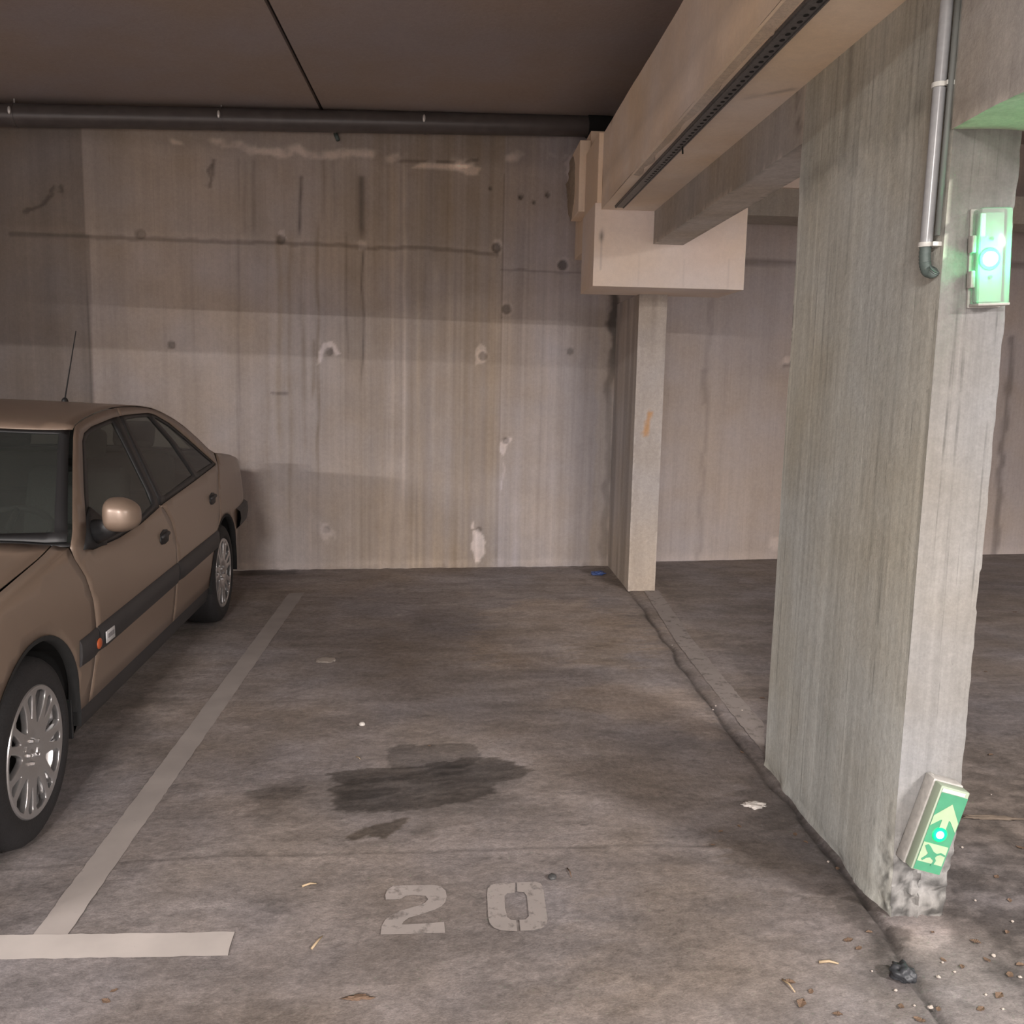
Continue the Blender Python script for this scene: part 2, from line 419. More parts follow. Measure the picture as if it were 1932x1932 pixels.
stain([(628, 1462), (700, 1455), (760, 1450), (880, 1432), (960, 1436), (988, 1455), (965, 1466), (920, 1478), (940, 1496), (880, 1512), (820, 1520), (740, 1530), (650, 1525), (632, 1505), (640, 1480)], .38, .55, .06, 1.5, .12, .02)
stain([(636, 1500), (650, 1470), (760, 1462), (840, 1446), (880, 1450), (850, 1475), (780, 1490), (720, 1522), (650, 1522)], .62, .95, .06, 1.8, .25)
stain([(660, 1582), (690, 1566), (725, 1553), (765, 1546), (745, 1565), (722, 1580), (690, 1572), (672, 1582)], .34, .5, .03, 1.2, .12, .06)
stain([(770, 1562), (810, 1556), (808, 1566), (780, 1570)], .74, .85, .03, 1.2, .2)
# pale whitish scuffs
for q in ([(420, 1500), (470, 1500), (480, 1525), (430, 1530)], [(1125, 1250), (1065, 1258), (1060, 1272), (1130, 1262)], [(340, 1255), (390, 1250), (385, 1275), (345, 1280)], [(200, 1440), (240, 1420), (250, 1440), (205, 1465)], [(720, 1165), (780, 1150), (770, 1160)], [(290, 1330), (330, 1335), (320, 1350), (290, 1345)]):
    blob(q, 1.28, .03, .22)
blob([(475, 1692), (530, 1690), (560, 1702), (540, 1725), (505, 1715)], .74, .02, .1)
for c in ((385, 1618), (560, 1608), (455, 1613)): blob([(c[0] - 40, c[1] - 4), (c[0] + 40, c[1] - 8), (c[0] + 35, c[1] + 4), (c[0] - 30, c[1] + 5)], .78, .015, .07)
for c, r in (((790, 1659), 14), ((910, 1620), 13), ((755, 1780), 12), ((900, 1795), 20), ((575, 1695), 9), ((540, 1585), 10), ((900, 1870), 14), ((495, 1900), 35), ((1090, 1830), 18), ((915, 1700), 9)):
    blob([(c[0] - r, c[1] - 4), (c[0] + r, c[1] - 6), (c[0] + r, c[1] + 4), (c[0] - r, c[1] + 5)], .76, .012, .05)
# next bay, right of the pillar: gritty and dirtier
m = X > 1.4
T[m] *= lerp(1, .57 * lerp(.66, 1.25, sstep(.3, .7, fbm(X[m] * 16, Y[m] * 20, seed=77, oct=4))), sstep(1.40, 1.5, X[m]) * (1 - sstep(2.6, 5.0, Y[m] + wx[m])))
blob([(1668, 1738), (1795, 1745), (1800, 1756), (1770, 1782), (1735, 1790), (1700, 1785)], 1.5, .02, .12)
# dirt along the foot of the thin wall and the joint
blob([(1380, 1470), (1470, 1480), (1600, 1640), (1740, 1850), (1760, 1932), (1700, 1932), (1580, 1760), (1500, 1690), (1360, 1640), (1330, 1560), (1400, 1540)], .82, .05, .2, .02)
blob([(1440, 1440), (1540, 1560), (1660, 1740), (1720, 1850), (1650, 1800), (1560, 1690), (1480, 1600), (1400, 1500)], .80, .04, .12)
blob([(1340, 1590), (1400, 1575), (1500, 1600), (1560, 1650), (1480, 1650), (1370, 1620)], .84, .03, .2, .03)
blob([(1555, 1668), (1640, 1720), (1700, 1810), (1650, 1800), (1590, 1740)], .74, .02, .08)
blob([(1090, 1075), (1150, 1070), (1190, 1112), (1140, 1100)], .62, .04, .1, .02)
blob([(450, 1077), (560, 1076), (560, 1084), (450, 1086)], .6, .02, .03)
bx, by = np.array(fl(1870, 1540))
T *= lerp(1, .7, np.exp(-((X - bx - .05) / .22) ** 2 - ((Y - by) / .05) ** 2))
# joint along the thin wall
jl = [fl(*q) for q in ((1185, 1112), (1215, 1150), (1247, 1200), (1268, 1222), (1280, 1250), (1312, 1292), (1345, 1335), (1380, 1385), (1410, 1420), (1447, 1470), (1500, 1530), (1560, 1605), (1610, 1668), (1660, 1745), (1700, 1810), (1750, 1880), (1800, 1960))]
jd = line_d(X + wx * .03, Y, jl)
dark = 1 - sstep(.004, .018, jd); prof = sstep(0, 1, (fbm(X * 3, Y * 3, seed=5) - .2) * 2)
T *= lerp(1, .42, dark * lerp(.5, 1, prof))
T *= lerp(1, .86, 1 - sstep(.02, .07, jd))
# cross crack in front of the oil stain
cl = [fl(*q) for q in ((0, 1641), (180, 1629), (400, 1617), (560, 1613), (760, 1608), (1030, 1600), (1200, 1595), (1350, 1597))]
cdst = line_d(X, Y + wy * .02, cl)
T *= lerp(1, .72, (1 - sstep(.003, .010, cdst)))
T *= lerp(1, 1.10, (1 - sstep(.01, .03, np.abs(cdst - .03))) * .6)
# patchy wear: cloudy islands, crumbs
c1 = fbm(X * 5, Y * 11, seed=211, oct=6, gain=.62); c2 = fbm(X * 9 + 3, Y * 17, seed=212, oct=5, gain=.6)
T *= lerp(1, .86, sstep(.52, .58, c1)) * lerp(1, 1.10, sstep(.55, .60, c2)) * lerp(1, .90, sstep(.60, .63, fbm(X * 24, Y * 34, seed=213, oct=3)))
# pits and grit
pit = vnoise(X * 55, Y * 55, seed=91); T *= np.where(pit > .965, .72, 1); pit2 = vnoise(X * 70 + 9, Y * 70, seed=92); T *= np.where(pit2 > .972, 1.22, 1)
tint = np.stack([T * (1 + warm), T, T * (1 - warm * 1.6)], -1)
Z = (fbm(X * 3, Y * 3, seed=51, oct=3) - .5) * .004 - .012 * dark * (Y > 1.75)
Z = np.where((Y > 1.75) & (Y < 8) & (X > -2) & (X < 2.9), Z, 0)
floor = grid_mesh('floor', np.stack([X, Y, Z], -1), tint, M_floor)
tag(floor, kind='structure')

# ---- back wall of the bay
xs = np.concatenate([np.linspace(-9, -3.5, 8), np.arange(-3.45, 1.49, .0125)])
zs = np.arange(0, 3.62, .0125)
Xw, Zw = np.meshgrid(xs, zs, indexing='ij')
def wl(px, py): p = on_wall(px, py); return (p[0], p[2])
T = np.ones(Xw.shape); R_ = np.zeros(Xw.shape)
# vertical run streaks
s1 = fbm(Xw * 14, Zw * .35, seed=11, oct=4); s2 = fbm(Xw * 45, Zw * .5, seed=12, oct=3)
mask = np.exp(-((Xw - .0) / 1.25) ** 2)
T *= lerp(.88, 1.12, s1) * lerp(1, lerp(.74, 1.20, s2), mask * .85)
R_ += (.5 - s1) * .12 * mask + .02 * mask
T *= lerp(.93, 1.07, fbm(Xw * 6, Zw * 6, seed=13, oct=5))
def streak(px, y0, y1, w_px, k, warmk=.0, taper=.25):
    global T, R_
    a = wl(px, y0); b = wl(px, y1); wd = w_px / 235.0
    cx = a[0] + (b[0] - a[0]) * (a[1] - Zw) / (a[1] - b[1] + 1e-9) + (vnoise(Zw * 4, 0 * Zw, seed=int(px)) - .5) * .02
    g = np.exp(-((Xw - cx) / wd) ** 2); k = 1 - (1 - k) * 1.25
    t = (a[1] - Zw) / (a[1] - b[1])
    e = sstep(-.02, .04, t) * (1 - sstep(1 - taper, 1.0, t)) * lerp(.6, 1, vnoise(Zw * 9, 0 * Zw, seed=int(px) + 5))
    T *= lerp(1, k, g * e); R_ += warmk * g * e
for a in ((566, 330, 455, 3, .45), (570, 455, 800, 4, .80, .03), (683, 330, 460, 7, .55), (684, 470, 740, 2, .55), (600, 420, 960, 3, .72, .08),
          (590, 640, 760, 3, .75, .06), (527, 440, 900, 5, .84, .08), (548, 440, 1060, 4, .86, .06), (575, 560, 900, 3, .85, .05), (450, 440, 1050, 3, .88),
          (763, 300, 1060, 3, 1.2), (742, 300, 1060, 7, 1.10, .04), (757, 860, 1050, 4, 1.12), (720, 560, 1060, 3, .93, .03), (806, 400, 900, 4, .92), (880, 440, 1040, 5, .92, .03),
          (820, 300, 520, 10, .86), (480, 300, 460, 4, .8), (462, 300, 460, 3, .85), (630, 300, 440, 3, .8), (655, 440, 700, 2, .8), (540, 700, 1060, 3, 1.06), (505, 460, 1060, 3, .93, .03),
          (404, 300, 340, 3, .5), (610, 300, 420, 4, .82, .03), (700, 660, 1000, 3, .93), (790, 560, 1060, 3, 1.06, .02)):
    streak(*a)
def hline(pts, wd, k):
    global T
    p = [wl(*q) for q in pts]
    d = line_d(Xw, Zw + (vnoise(Xw * 12, Xw * 0, seed=61) - .5) * .012, p)
    T *= lerp(1, k, 1 - sstep(wd * .4, wd, d))
hline(((20, 440), (165, 446), (370, 455), (560, 460), (650, 462), (700, 468), (800, 468), (938, 480)), .022, .66)
hline(((945, 508), (1000, 510), (1060, 515), (1105, 515)), .014, .72)
hline(((166, 446), (169, 600), (174, 760)), .020, .70)
hline(((952, 330), (948, 470), (946, 600)), .010, .72)
hline(((946, 600), (944, 750), (940, 850), (936, 1062)), .010, .82)
hline(((450, 300), (452, 760), (452, 1070)), .006, .86)
# panel right of the joint is greyer and smoother; shade painted on its right end
p0 = wl(948, 600)
T *= np.where(Xw > p0[0], 1.14, 1.0) * lerp(1, .9, sstep(.75, .95, Xw))
R_ += np.where(Xw > p0[0], -.035, .0)
# darker top of the wall and left bay: partly aged, partly painted shade
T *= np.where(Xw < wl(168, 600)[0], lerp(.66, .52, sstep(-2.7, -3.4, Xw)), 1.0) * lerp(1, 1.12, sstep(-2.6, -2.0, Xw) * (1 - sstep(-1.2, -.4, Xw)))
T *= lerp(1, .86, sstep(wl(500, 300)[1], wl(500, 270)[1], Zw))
zz = wl(700, 455)[1]
T *= lerp(1, .93, sstep(zz - .02, zz + .02, Zw) * (Xw < .35))
R_ += .03 * sstep(2.2, 2.6, Zw) * (Xw < .35)
# lime bloom under the slab
eff = line_d(Xw, Zw + (fbm(Xw * 9, Zw * 9, seed=71) - .5) * .10, [wl(*q) for q in ((330, 262), (480, 282), (620, 290), (760, 297), (880, 308), (960, 300), (1080, 300))])
T *= lerp(1, 1.7, (1 - sstep(.012, .05, eff)) * sstep(.42, .6, fbm(Xw * 5, Zw * 5, seed=72)))
d = poly_sd(Xw + (vnoise(Xw * 40, Zw * 40, seed=3) - .5) * .03, Zw, [wl(*q) for q in ((778, 316), (830, 318), (868, 322), (880, 330), (900, 330), (908, 318), (890, 312), (800, 308))])
T *= lerp(1, 1.9, 1 - sstep(-.01, .015, d))
d = line_d(Xw, Zw, [wl(*q) for q in ((735, 302), (800, 305), (870, 306), (900, 302))]); T *= lerp(1, .6, (1 - sstep(.004, .02, d)) * sstep(.4, .6, vnoise(Xw * 14, Zw * 14, seed=8)))
d = line_d(Xw + (vnoise(Xw * 30, Zw * 30, seed=4) - .5) * .04, Zw, [wl(*q) for q in ((1088, 285), (1070, 310), (1080, 360), (1095, 385))]); T *= lerp(1, 1.45, 1 - sstep(.006, .022, d))
# white filler patches around the tie holes
def patch(poly, k, soft=.008, warp=.03, cool=0.03):
    global T, R_
    p = [wl(*q) for q in poly]
    s = poly_sd(Xw + (fbm(Xw * 20, Zw * 20, seed=81) - .5) * warp, Zw + (fbm(Xw * 20, Zw * 20, seed=82) - .5) * warp, p)
    a = 1 - sstep(-soft, soft, s); T *= lerp(1, 1 + (k - 1) * 1.3, a); R_ -= cool * a
patch([(597, 690), (600, 665), (612, 648), (625, 643), (636, 652), (642, 668), (634, 672), (626, 655), (612, 664), (606, 682)], 1.5)
patch([(897, 660), (905, 648), (915, 652), (918, 668), (914, 684), (898, 690)], 1.42)
patch([(944, 835), (955, 826), (966, 826), (956, 845), (950, 862), (944, 850)], 1.5)
patch([(948, 862), (953, 880), (947, 925), (944, 925), (949, 880)], 1.25)
patch([(600, 990), (612, 982), (625, 992), (630, 1010), (618, 1022), (606, 1010)], 1.26, .02, .08)
patch([(893, 1002), (904, 998), (914, 1012), (914, 1040), (906, 1060), (897, 1060), (888, 1030)], 1.75)
patch([(893, 985), (896, 984), (896, 998), (890, 996)], 1.7)
patch([(1472, 1), (1473, 1), (1473, 2)], 1.0)
patch([(676, 455), (690, 455), (692, 470), (678, 472)], 1.3)
patch([(525, 437), (537, 434), (540, 446), (530, 452)], 1.25)
patch([(932, 452), (946, 450), (948, 466), (932, 470)], 1.22)
# black seam stain in the corner with the fin wall
d = line_d(Xw + (fbm(Xw * 6, Zw * 6, seed=83) - .5) * .10, Zw, [wl(*q) for q in ((1160, 545), (1158, 640), (1150, 760), (1146, 900), (1138, 1065))])
T *= lerp(1, .28, (1 - sstep(.012, .055, d)) * lerp(.4, 1, sstep(wl(1150, 800)[1], wl(1150, 600)[1], Zw)))
d2 = line_d(Xw, Zw, [wl(*q) for q in ((1128, 600), (1126, 1065))]); T *= lerp(1, .93, 1 - sstep(.03, .12, d2))
R_ += .05 * (1 - sstep(.05, .09, np.abs(d - .05)))
# dirty foot and rubble strip
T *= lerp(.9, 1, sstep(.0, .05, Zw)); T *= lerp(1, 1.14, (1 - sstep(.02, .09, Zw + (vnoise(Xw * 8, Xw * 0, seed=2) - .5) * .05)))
# tie holes: real recesses
DY = (fbm(Xw * 3, Zw * 3, seed=14, oct=3) - .5) * .006
for (px, py, r, k) in ((323, 651, .032, .55), (621, 663, .034, .60), (911, 672, .036, .6), (956, 583, .040, .58), (1062, 500, .042, .42), (937, 467, .040, .5), (530, 452, .036, .55), (265, 441, .038, .7), (955, 832, .03, .55), (983, 371, .022, .55), (1034, 367, .022, .55), (1008, 381, .018, .6), (926, 354, .014, .6), (1076, 663, .028, .6), (615, 1000, .03, .8), (903, 1000, .025, .6)):
    cx, cz = wl(px, py); rr = np.hypot(Xw - cx, Zw - cz)
    a = 1 - sstep(r * .75, r * 1.05, rr); T *= lerp(1, k, a); DY += .022 * a
    if r > .033 and px > 900: T *= lerp(1, 1.2, np.exp(-((rr - r * 1.25) / (r * .25)) ** 2) * .8)
# rough scrapes top left
for q in (((45, 400), (70, 390), (95, 370), (105, 352)), ((400, 312), (396, 335), (393, 352)), ((118, 352), (112, 362)), ((520, 742), (540, 742))):
    d = line_d(Xw + (vnoise(Xw * 30, Zw * 30, seed=6) - .5) * .05, Zw, [wl(*k) for k in q]); T *= lerp(1, .6, 1 - sstep(.005, .02, d))
DY = DY - .03 * (1 - sstep(.0, .05, Zw + (vnoise(Xw * 9, Xw * 0, seed=22) - .5) * .05)) * (vnoise(Xw * 18, Xw * 0, seed=23))
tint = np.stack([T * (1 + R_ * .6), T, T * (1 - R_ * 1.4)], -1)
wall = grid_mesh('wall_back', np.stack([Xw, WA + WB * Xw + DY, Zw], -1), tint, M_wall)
tag(wall, kind='structure')

# ---- back wall of the next bay
xs = np.arange(1.40, 9.0, .03); zs = np.arange(0, 3.9, .03)
Xr, Zr = np.meshgrid(xs, zs, indexing='ij')
def wr(px, py): p = on_wall(px, py, RA, RB); return (p[0], p[2])
T = 1.1 * lerp(.92, 1.08, fbm(Xr * 3, Zr * 1.0, seed=101, oct=5)) * lerp(.96, 1.04, fbm(Xr * 20, Zr * 1, seed=102))
for pts, wd, k in ((((1400, 494), (1520, 497), (1932, 500)), .035, .62), (((1342, 560), (1328, 860), (1318, 1055)), .03, .84), (((1912, 640), (1890, 860), (1876, 1046)), .05, .6), (((1330, 700), (1326, 760)), .03, .8)):
    T *= lerp(1, k, 1 - sstep(wd * .3, wd, line_d(Xr + (vnoise(Xr * 9, Zr * 9, seed=7) - .5) * .04, Zr, [wr(*q) for q in pts])))
for px, py, r, k in ((1484, 684, .05, 1.5), (1484, 687, .025, .4), (1418, 412, .03, .7), (1462, 1025, .07, 1.3)):
    c = wr(px, py); T *= lerp(1, k, 1 - sstep(r * .7, r, np.hypot(Xr - c[0], Zr - c[1])))
T *= lerp(1, 1.12, 1 - sstep(.02, .1, Zr))
wall2 = grid_mesh('wall_back', np.stack([Xr, RA + RB * Xr, Zr], -1), np.stack([T * 1.0, T, T * 1.02], -1), M_wall)
tag(wall2, kind='structure')

# ---- ceiling with its panel joint, far walls of the garage
CZ = 3.62
jx = at(605, 203, Z=3.49)[0]
def slab(name, x0, x1, y0, y1, z0, z1, mat, step=.5, **kw):
    o = tbox(name, x0, x1, y0, y1, z0, z1, step, mat, **kw); tag(o, kind='structure'); return o
def ceil_t(P, k):
    t = lerp(.94, 1.06, fbm(P[:, 0] * 1.2, P[:, 1] * 1.2, seed=111))
    return np.repeat(t[:, None], 3, 1)
def cz(x): return 3.525 + .034 * x           # the deck falls slightly to the left
def ceil_d(P, k):
    D = np.zeros_like(P); D[:, 2] = cz(P[:, 0]) - CZ; return D
slab('ceiling', -9, jx - .012, -8, 9.3, CZ, CZ + .2, M_ceil, tint=ceil_t, disp=ceil_d)
slab('ceiling', jx + .012, 9, -8, 9.3, CZ, CZ + .2, M_ceil, tint=ceil_t, disp=ceil_d)
slab('ceiling', jx - .03, jx + .03, -8, 9.3, CZ + .03, CZ + .05, M_hole, disp=ceil_d)
slab('wall_left', -9.2, -9, -8, 9.3, 0, 3.9, M_wall)
slab('wall_right', 9, 9.2, -8, 9.3, 0, 3.9, M_wall)

# ---- thin wall with the pale pillar face
XW0, XW1, YP, YF = 1.28, 1.465, 2.47, 3.575
def shear_t(P, k):
    n = len(P); x, y, z = P[:, 0], P[:, 1], P[:, 2]
    t = np.ones(n)
    if k == 'x0':
        t *= lerp(1, .80, sstep(2.25, 2.31, z + (vnoise(y * 14, z * 3, seed=55) - .5) * .04)); s = fbm(y * 26, z * .25, seed=121, oct=4); s2 = fbm(y * 60, z * .6, seed=122, oct=3)  # band above the pour joint darkened to deepen the shadow there
        t *= lerp(.90, 1.08, s) * lerp(.95, 1.04, s2)
        lines = vnoise(y * 70, z * .8, seed=123)
        t *= np.where((lines > .88) & (fbm(y * 3, z * .8, seed=124) > .5), .80, 1)
        t *= np.where((vnoise(y * 60 + 40, z * .5, seed=126) > .93), 1.12, 1)
        t *= lerp(1, .86, np.exp(-((z - 2.26) / .05) ** 2) * sstep(.35, .6, fbm(y * 12, z * 12, seed=125)) * 1.4)
        t *= lerp(1, .85, np.exp(-((z - 2.32 + (y - 2.9) * .05) / .03) ** 2) * sstep(.5, .7, vnoise(y * 9, z * 9, seed=33)))
        t *= lerp(1, .7, np.exp(-((y - 3.17 - .0) / .025) ** 2) * sstep(2.25, 2.35, z))
        t *= lerp(1, 1.1, 1 - sstep(.01, .05, YF - y))
        lum = np.stack([t * .98, t, t * .96], -1)
    else:
        c = np.array([.41, .405, .41])
        t *= lerp(.93, 1.07, fbm(x * 10, z * 5, seed=131)) * lerp(.95, 1.05, fbm(x * 60, z * 20, seed=132))
        t *= np.where(vnoise(x * 70, z * 70, y * 5, seed=133) > .955, .72, 1)
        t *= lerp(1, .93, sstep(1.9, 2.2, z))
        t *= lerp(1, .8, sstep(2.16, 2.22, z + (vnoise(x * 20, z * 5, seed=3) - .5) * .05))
        lum = t[:, None] * c[None, :]
    rough = 1 - sstep(.12, .34, z + (fbm(y * 9 + x * 9, z * 9, seed=134) - .5) * .2)
    edge = 1.0 if k == 'y0' else (1 - sstep(.02, .12, y - YP))
    ag = fbm(x * 45 + y * 45, z * 45, seed=135, oct=2)
    lum = lum * (lerp(1, lerp(.42, 1.15, sstep(.3, .6, ag)), rough * edge))[:, None]
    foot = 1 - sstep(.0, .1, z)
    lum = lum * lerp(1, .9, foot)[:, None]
    return lum
def shear_d(P, k):
    x, y, z = P[:, 0], P[:, 1], P[:, 2]
    D = np.zeros_like(P)
    rough = (1 - sstep(.10, .34, z + (fbm(y * 9 + x * 9, z * 9, seed=134) - .5) * .2))
    e = np.clip(1 - (y - YP) / .12, 0, 1)
    n = fbm(x * 38, z * 38, y * 38, seed=136, oct=3) - .5
    D[:, 1] += rough * e * (n * .045 + .012)
    ex = np.clip(1 - (y - YP) / .14, 0, 1)
    D[:, 0] += np.where(x < (XW0 + XW1) / 2, 1, -.3) * rough * ex * (n * .03 + .012)
    # chipped left foot of the long face, wavy arris
    D[:, 0] += np.where(x < XW0 + .01, 1, 0) * (1 - sstep(.0, .05, z)) * (vnoise(y * 12, z * 20, seed=138) - .5) * .02
    D[:, 0] += np.where(x > XW1 - .01, 1, 0) * ((vnoise(z * 30, z * 0, seed=139) - .6) * .004 + (vnoise(z * 5, z * 0, seed=149) > .8) * -.004)
    D[:, 1] += np.where((y > YF - .02), 1, 0) * (vnoise(z * 6, z * 0, seed=140) - .5) * .010
    if k == 'x0':
        D[:, 0] += (vnoise(y * 70, z * .8, seed=123) - .5) * -.0012
        D[:, 0] += .004 * sstep(2.22, 2.3, z) * -1
    return D
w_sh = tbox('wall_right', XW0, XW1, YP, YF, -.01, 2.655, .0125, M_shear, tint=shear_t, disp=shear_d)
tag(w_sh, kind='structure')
# ---- grey beam over the thin wall and its deeper part towards the aisle
def dark_t(P, k):
    x, y, z = P.T
    t = lerp(.86, 1.12, fbm(y * 6 + x * 6, z * 1.5, seed=141)) * lerp(.93, 1.06, fbm(y * 40, z * 3, seed=142))
    if k == 'z0': t *= 1.35  # underside brightened in colour for light coming up from below
    if k == 'x0':
        t *= np.where((vnoise(y * 30, z * .5, seed=143) > .82) & (y < 3.7), .72, 1)
        t *= lerp(1, .6, np.exp(-((y - 3.2) / .03) ** 2) * sstep(.3, .6, vnoise(z * 12, y * 3, seed=1)))
        t *= lerp(1, .55, np.exp(-((y - 3.62 - (z - 2.5) * .3) / .03) ** 2) * sstep(.45, .7, vnoise(z * 30, y * 30, seed=2)) * (z > 2.48))
    k2 = np.where(y < 3.6, 1.15, 1.0)
    return np.stack([t * k2, t * k2, t * k2 * .98], -1)
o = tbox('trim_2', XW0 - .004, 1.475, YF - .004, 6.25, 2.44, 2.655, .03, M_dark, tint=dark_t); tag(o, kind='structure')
def lint_t(P, k):
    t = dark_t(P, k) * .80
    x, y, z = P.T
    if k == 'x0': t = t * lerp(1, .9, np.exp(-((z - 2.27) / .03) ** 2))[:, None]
    return t
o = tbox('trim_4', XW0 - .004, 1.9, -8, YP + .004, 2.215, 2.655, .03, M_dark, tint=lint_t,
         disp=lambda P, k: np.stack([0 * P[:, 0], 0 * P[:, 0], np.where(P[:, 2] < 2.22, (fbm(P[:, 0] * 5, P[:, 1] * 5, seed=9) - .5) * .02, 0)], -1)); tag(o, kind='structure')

# ---- big beige beam with recessed web above it
def beam_t(P, k):
    x, y, z = P.T
    t = lerp(.90, 1.10, fbm(y * 1.5 + x * 3, z * 3, seed=151)) * lerp(.97, 1.03, fbm(y * 14, z * 14 + x * 14, seed=152))
    r = (fbm(y * 1.0, z * 2 + x, seed=153) - .5) * .12
    if k == 'z0':
        d = line_d(y, x, [(3.75, 1.12), (3.68, 1.19), (3.62, 1.26)]); t *= lerp(1, .6, 1 - sstep(.003, .02, d + (vnoise(x * 60, y * 60, seed=5) - .5) * .02))
        t *= np.where(vnoise(x * 30, y * 30, seed=154) > .97, .75, 1)
    if k == 'x0':
        t *= lerp(1, 1.15, np.exp(-((z - 2.74) / .05) ** 2) * sstep(.4, .6, vnoise(y * 3, z * 5, seed=8)))
        t *= lerp(1, .88, np.exp(-((z - 2.86) / .03) ** 2) * .8)
    return np.stack([t * (1 + r * .3), t, t * (1 - r)], -1)
BX0, BX1, BZ0, BZ1 = .925, 1.285, 2.65, 3.125
def beam_d(P, k):
    D = np.zeros_like(P)
    if k == 'x0': D[:, 0] = (fbm(P[:, 1] * 2, P[:, 2] * 6, seed=155) - .5) * .012
    return D
o = tbox('trim_5', BX0, 1.475, -8, 6.25, BZ0, BZ1, .04, M_beam, tint=beam_t, disp=beam_d); tag(o, kind='structure')
slab('trim_6', 1.2, 1.475, -8, 9.2, BZ1, CZ, M_ceil)
# smeared mortar edge along the steel channel
bm = bmesh.new(); rng = random.Random(9)
prev = None
yy = 2.0
while yy < 5.2:
    wdt = .012 + .03 * max(0, vnoise(np.array([yy * 7.0]), np.array([0.0]), seed=66)[0] - .3) + (.02 if yy < 3.1 else 0)
    a = bm.verts.new((BX0 + .012, yy, BZ0 - .001)); b_ = bm.verts.new((BX0 + .02 + wdt, yy, BZ0 - .006)); c = bm.verts.new((BX0 + .025 + wdt, yy, BZ0 + .001))
    if prev:
        bm.faces.new((prev[0], a, b_, prev[1])); bm.faces.new((prev[1], b_, c, prev[2]))
    prev = (a, b_, c); yy += rng.uniform(.02, .05)
mort = from_bm('trim_7', bm, M_mortar); tag(mort, kind='structure')
ca_ = mort.data.color_attributes.new('tint', 'FLOAT_COLOR', 'POINT'); ca_.data.foreach_set('color', [1.0] * (4 * len(mort.data.vertices)))

# ---- cream capital block carrying the beam, set on the fin wall
def block_t(P, k):
    x, y, z = P.T
    t = lerp(.95, 1.05, fbm(x * 5, z * 5, y * 5, seed=161))
    r = np.zeros(len(P))
    if k == 'y0':
        c = at(1135, 445, Y=6.25)
        t *= lerp(1, .35, np.exp(-((x - c[0]) / .014) ** 2 - ((z - c[2]) / .035) ** 2))
        t *= lerp(1, .8, np.exp(-((x - c[0]) / .006) ** 2) * (z < c[2]) * (z > c[2] - .22))
        for px, py in ((1207, 480), (1290, 490), (1375, 490)):
            q = at(px, py, Y=6.25); t *= lerp(1, .9, np.exp(-((x - q[0]) / .005) ** 2) * (z < q[2]))
        c = at(1335, 475, Y=6.25); r += .06 * np.exp(-((x - c[0]) / .2) ** 2 - ((z - c[2]) / .15) ** 2)
        c = at(1240, 440, Y=6.25); t *= lerp(1, .45, np.exp(-((x - c[0] - .02) / .010) ** 2 - ((z - c[2]) / .05) ** 2))
    return np.stack([t * (1 + r * .3), t * (1 - r * .3), t * (1 - r * .6)], -1)
o = tbox('trim_8', .885, 1.895, 6.25, 6.86, 2.163, 2.69, .012, M_cream, tint=block_t); tag(o, kind='structure')
bm = bmesh.new()
box_bm(bm, .895, .95, 6.25, 6.86, 2.69, 3.13, .004); box_bm(bm, .95, 1.9, 6.27, 6.86, 2.69, 3.13)
box_bm(bm, .85, .93, 6.87, 7.30, 2.74, 3.23, .006); box_bm(bm, .93, 1.6, 6.9, 7.66, 2.5, 3.3)
o = from_bm('trim_9', bm, M_cream); tag(o, kind='structure')
ca_ = o.data.color_attributes.new('tint', 'FLOAT_COLOR', 'POINT'); ca_.data.foreach_set('color', [1, .94, .82, 1] * len(o.data.vertices))
bm = bmesh.new()
bmesh.ops.create_icosphere(bm, subdivisions=4, radius=1)
for v in bm.verts:
    n = float(vnoise(np.array([v.co.x * 3 + 5]), np.array([v.co.y * 3]), np.array([v.co.z * 3]), seed=4)[0])
    n2_ = float(vnoise(np.array([v.co.z * 9 + 5]), np.array([v.co.y * 5]), np.array([v.co.x * 3]), seed=14)[0])
    v.co = Vector((.865 + v.co.x * .035 * (.5 + n2_ * 1.3), 7.30 + v.co.y * .2, 2.99 + v.co.z * .24 * (.9 + n * .3)))
o = from_bm('trim_10', bm, M_mortar, smooth=True); tag(o, kind='structure')
ca_ = o.data.color_attributes.new('tint', 'FLOAT_COLOR', 'POINT'); ca_.data.foreach_set('color', [.62, .60, .58, 1] * len(o.data.vertices))

# ---- fin wall (column) at the back corner
def fin_t(P, k):
    x, y, z = P.T
    if k == 'y0':
        t = .76 * lerp(.9, 1.08, fbm(x * 14, z * 4, seed=171)) * lerp(.92, 1.06, fbm(x * 60, z * 8, seed=172))
        t *= lerp(1, .8, np.exp(-((x - 1.40) / .02) ** 2) * sstep(1.5, 2.0, z))
        c = at(1222, 800, Y=6.74)
        d = line_d(x, z, [tuple(at(1226, 780, Y=6.74)[[0, 2]]), tuple(at(1218, 818, Y=6.74)[[0, 2]])])
        a = (1 - sstep(.012, .026, d + (vnoise(x * 60, z * 60, seed=6) - .5) * .015))[:, None]
        col = np.repeat(t[:, None], 3, 1) * np.array([1, .97, .94])
        return col * (1 - a) + a * np.array([.86, .56, .32])
    t = .82 * lerp(.88, 1.1, fbm(y * 20, z * .6, seed=173)) * lerp(.8, 1.05, sstep(.2, .6, vnoise(y * 12, z * 1.2, seed=174)))
    return np.stack([t, t * .98, t * .96], -1)
o = tbox('trim_11', 1.292, 1.495, 6.74, 7.85, -.005, 2.163, .02, M_pillar, tint=fin_t); tag(o, kind='structure')

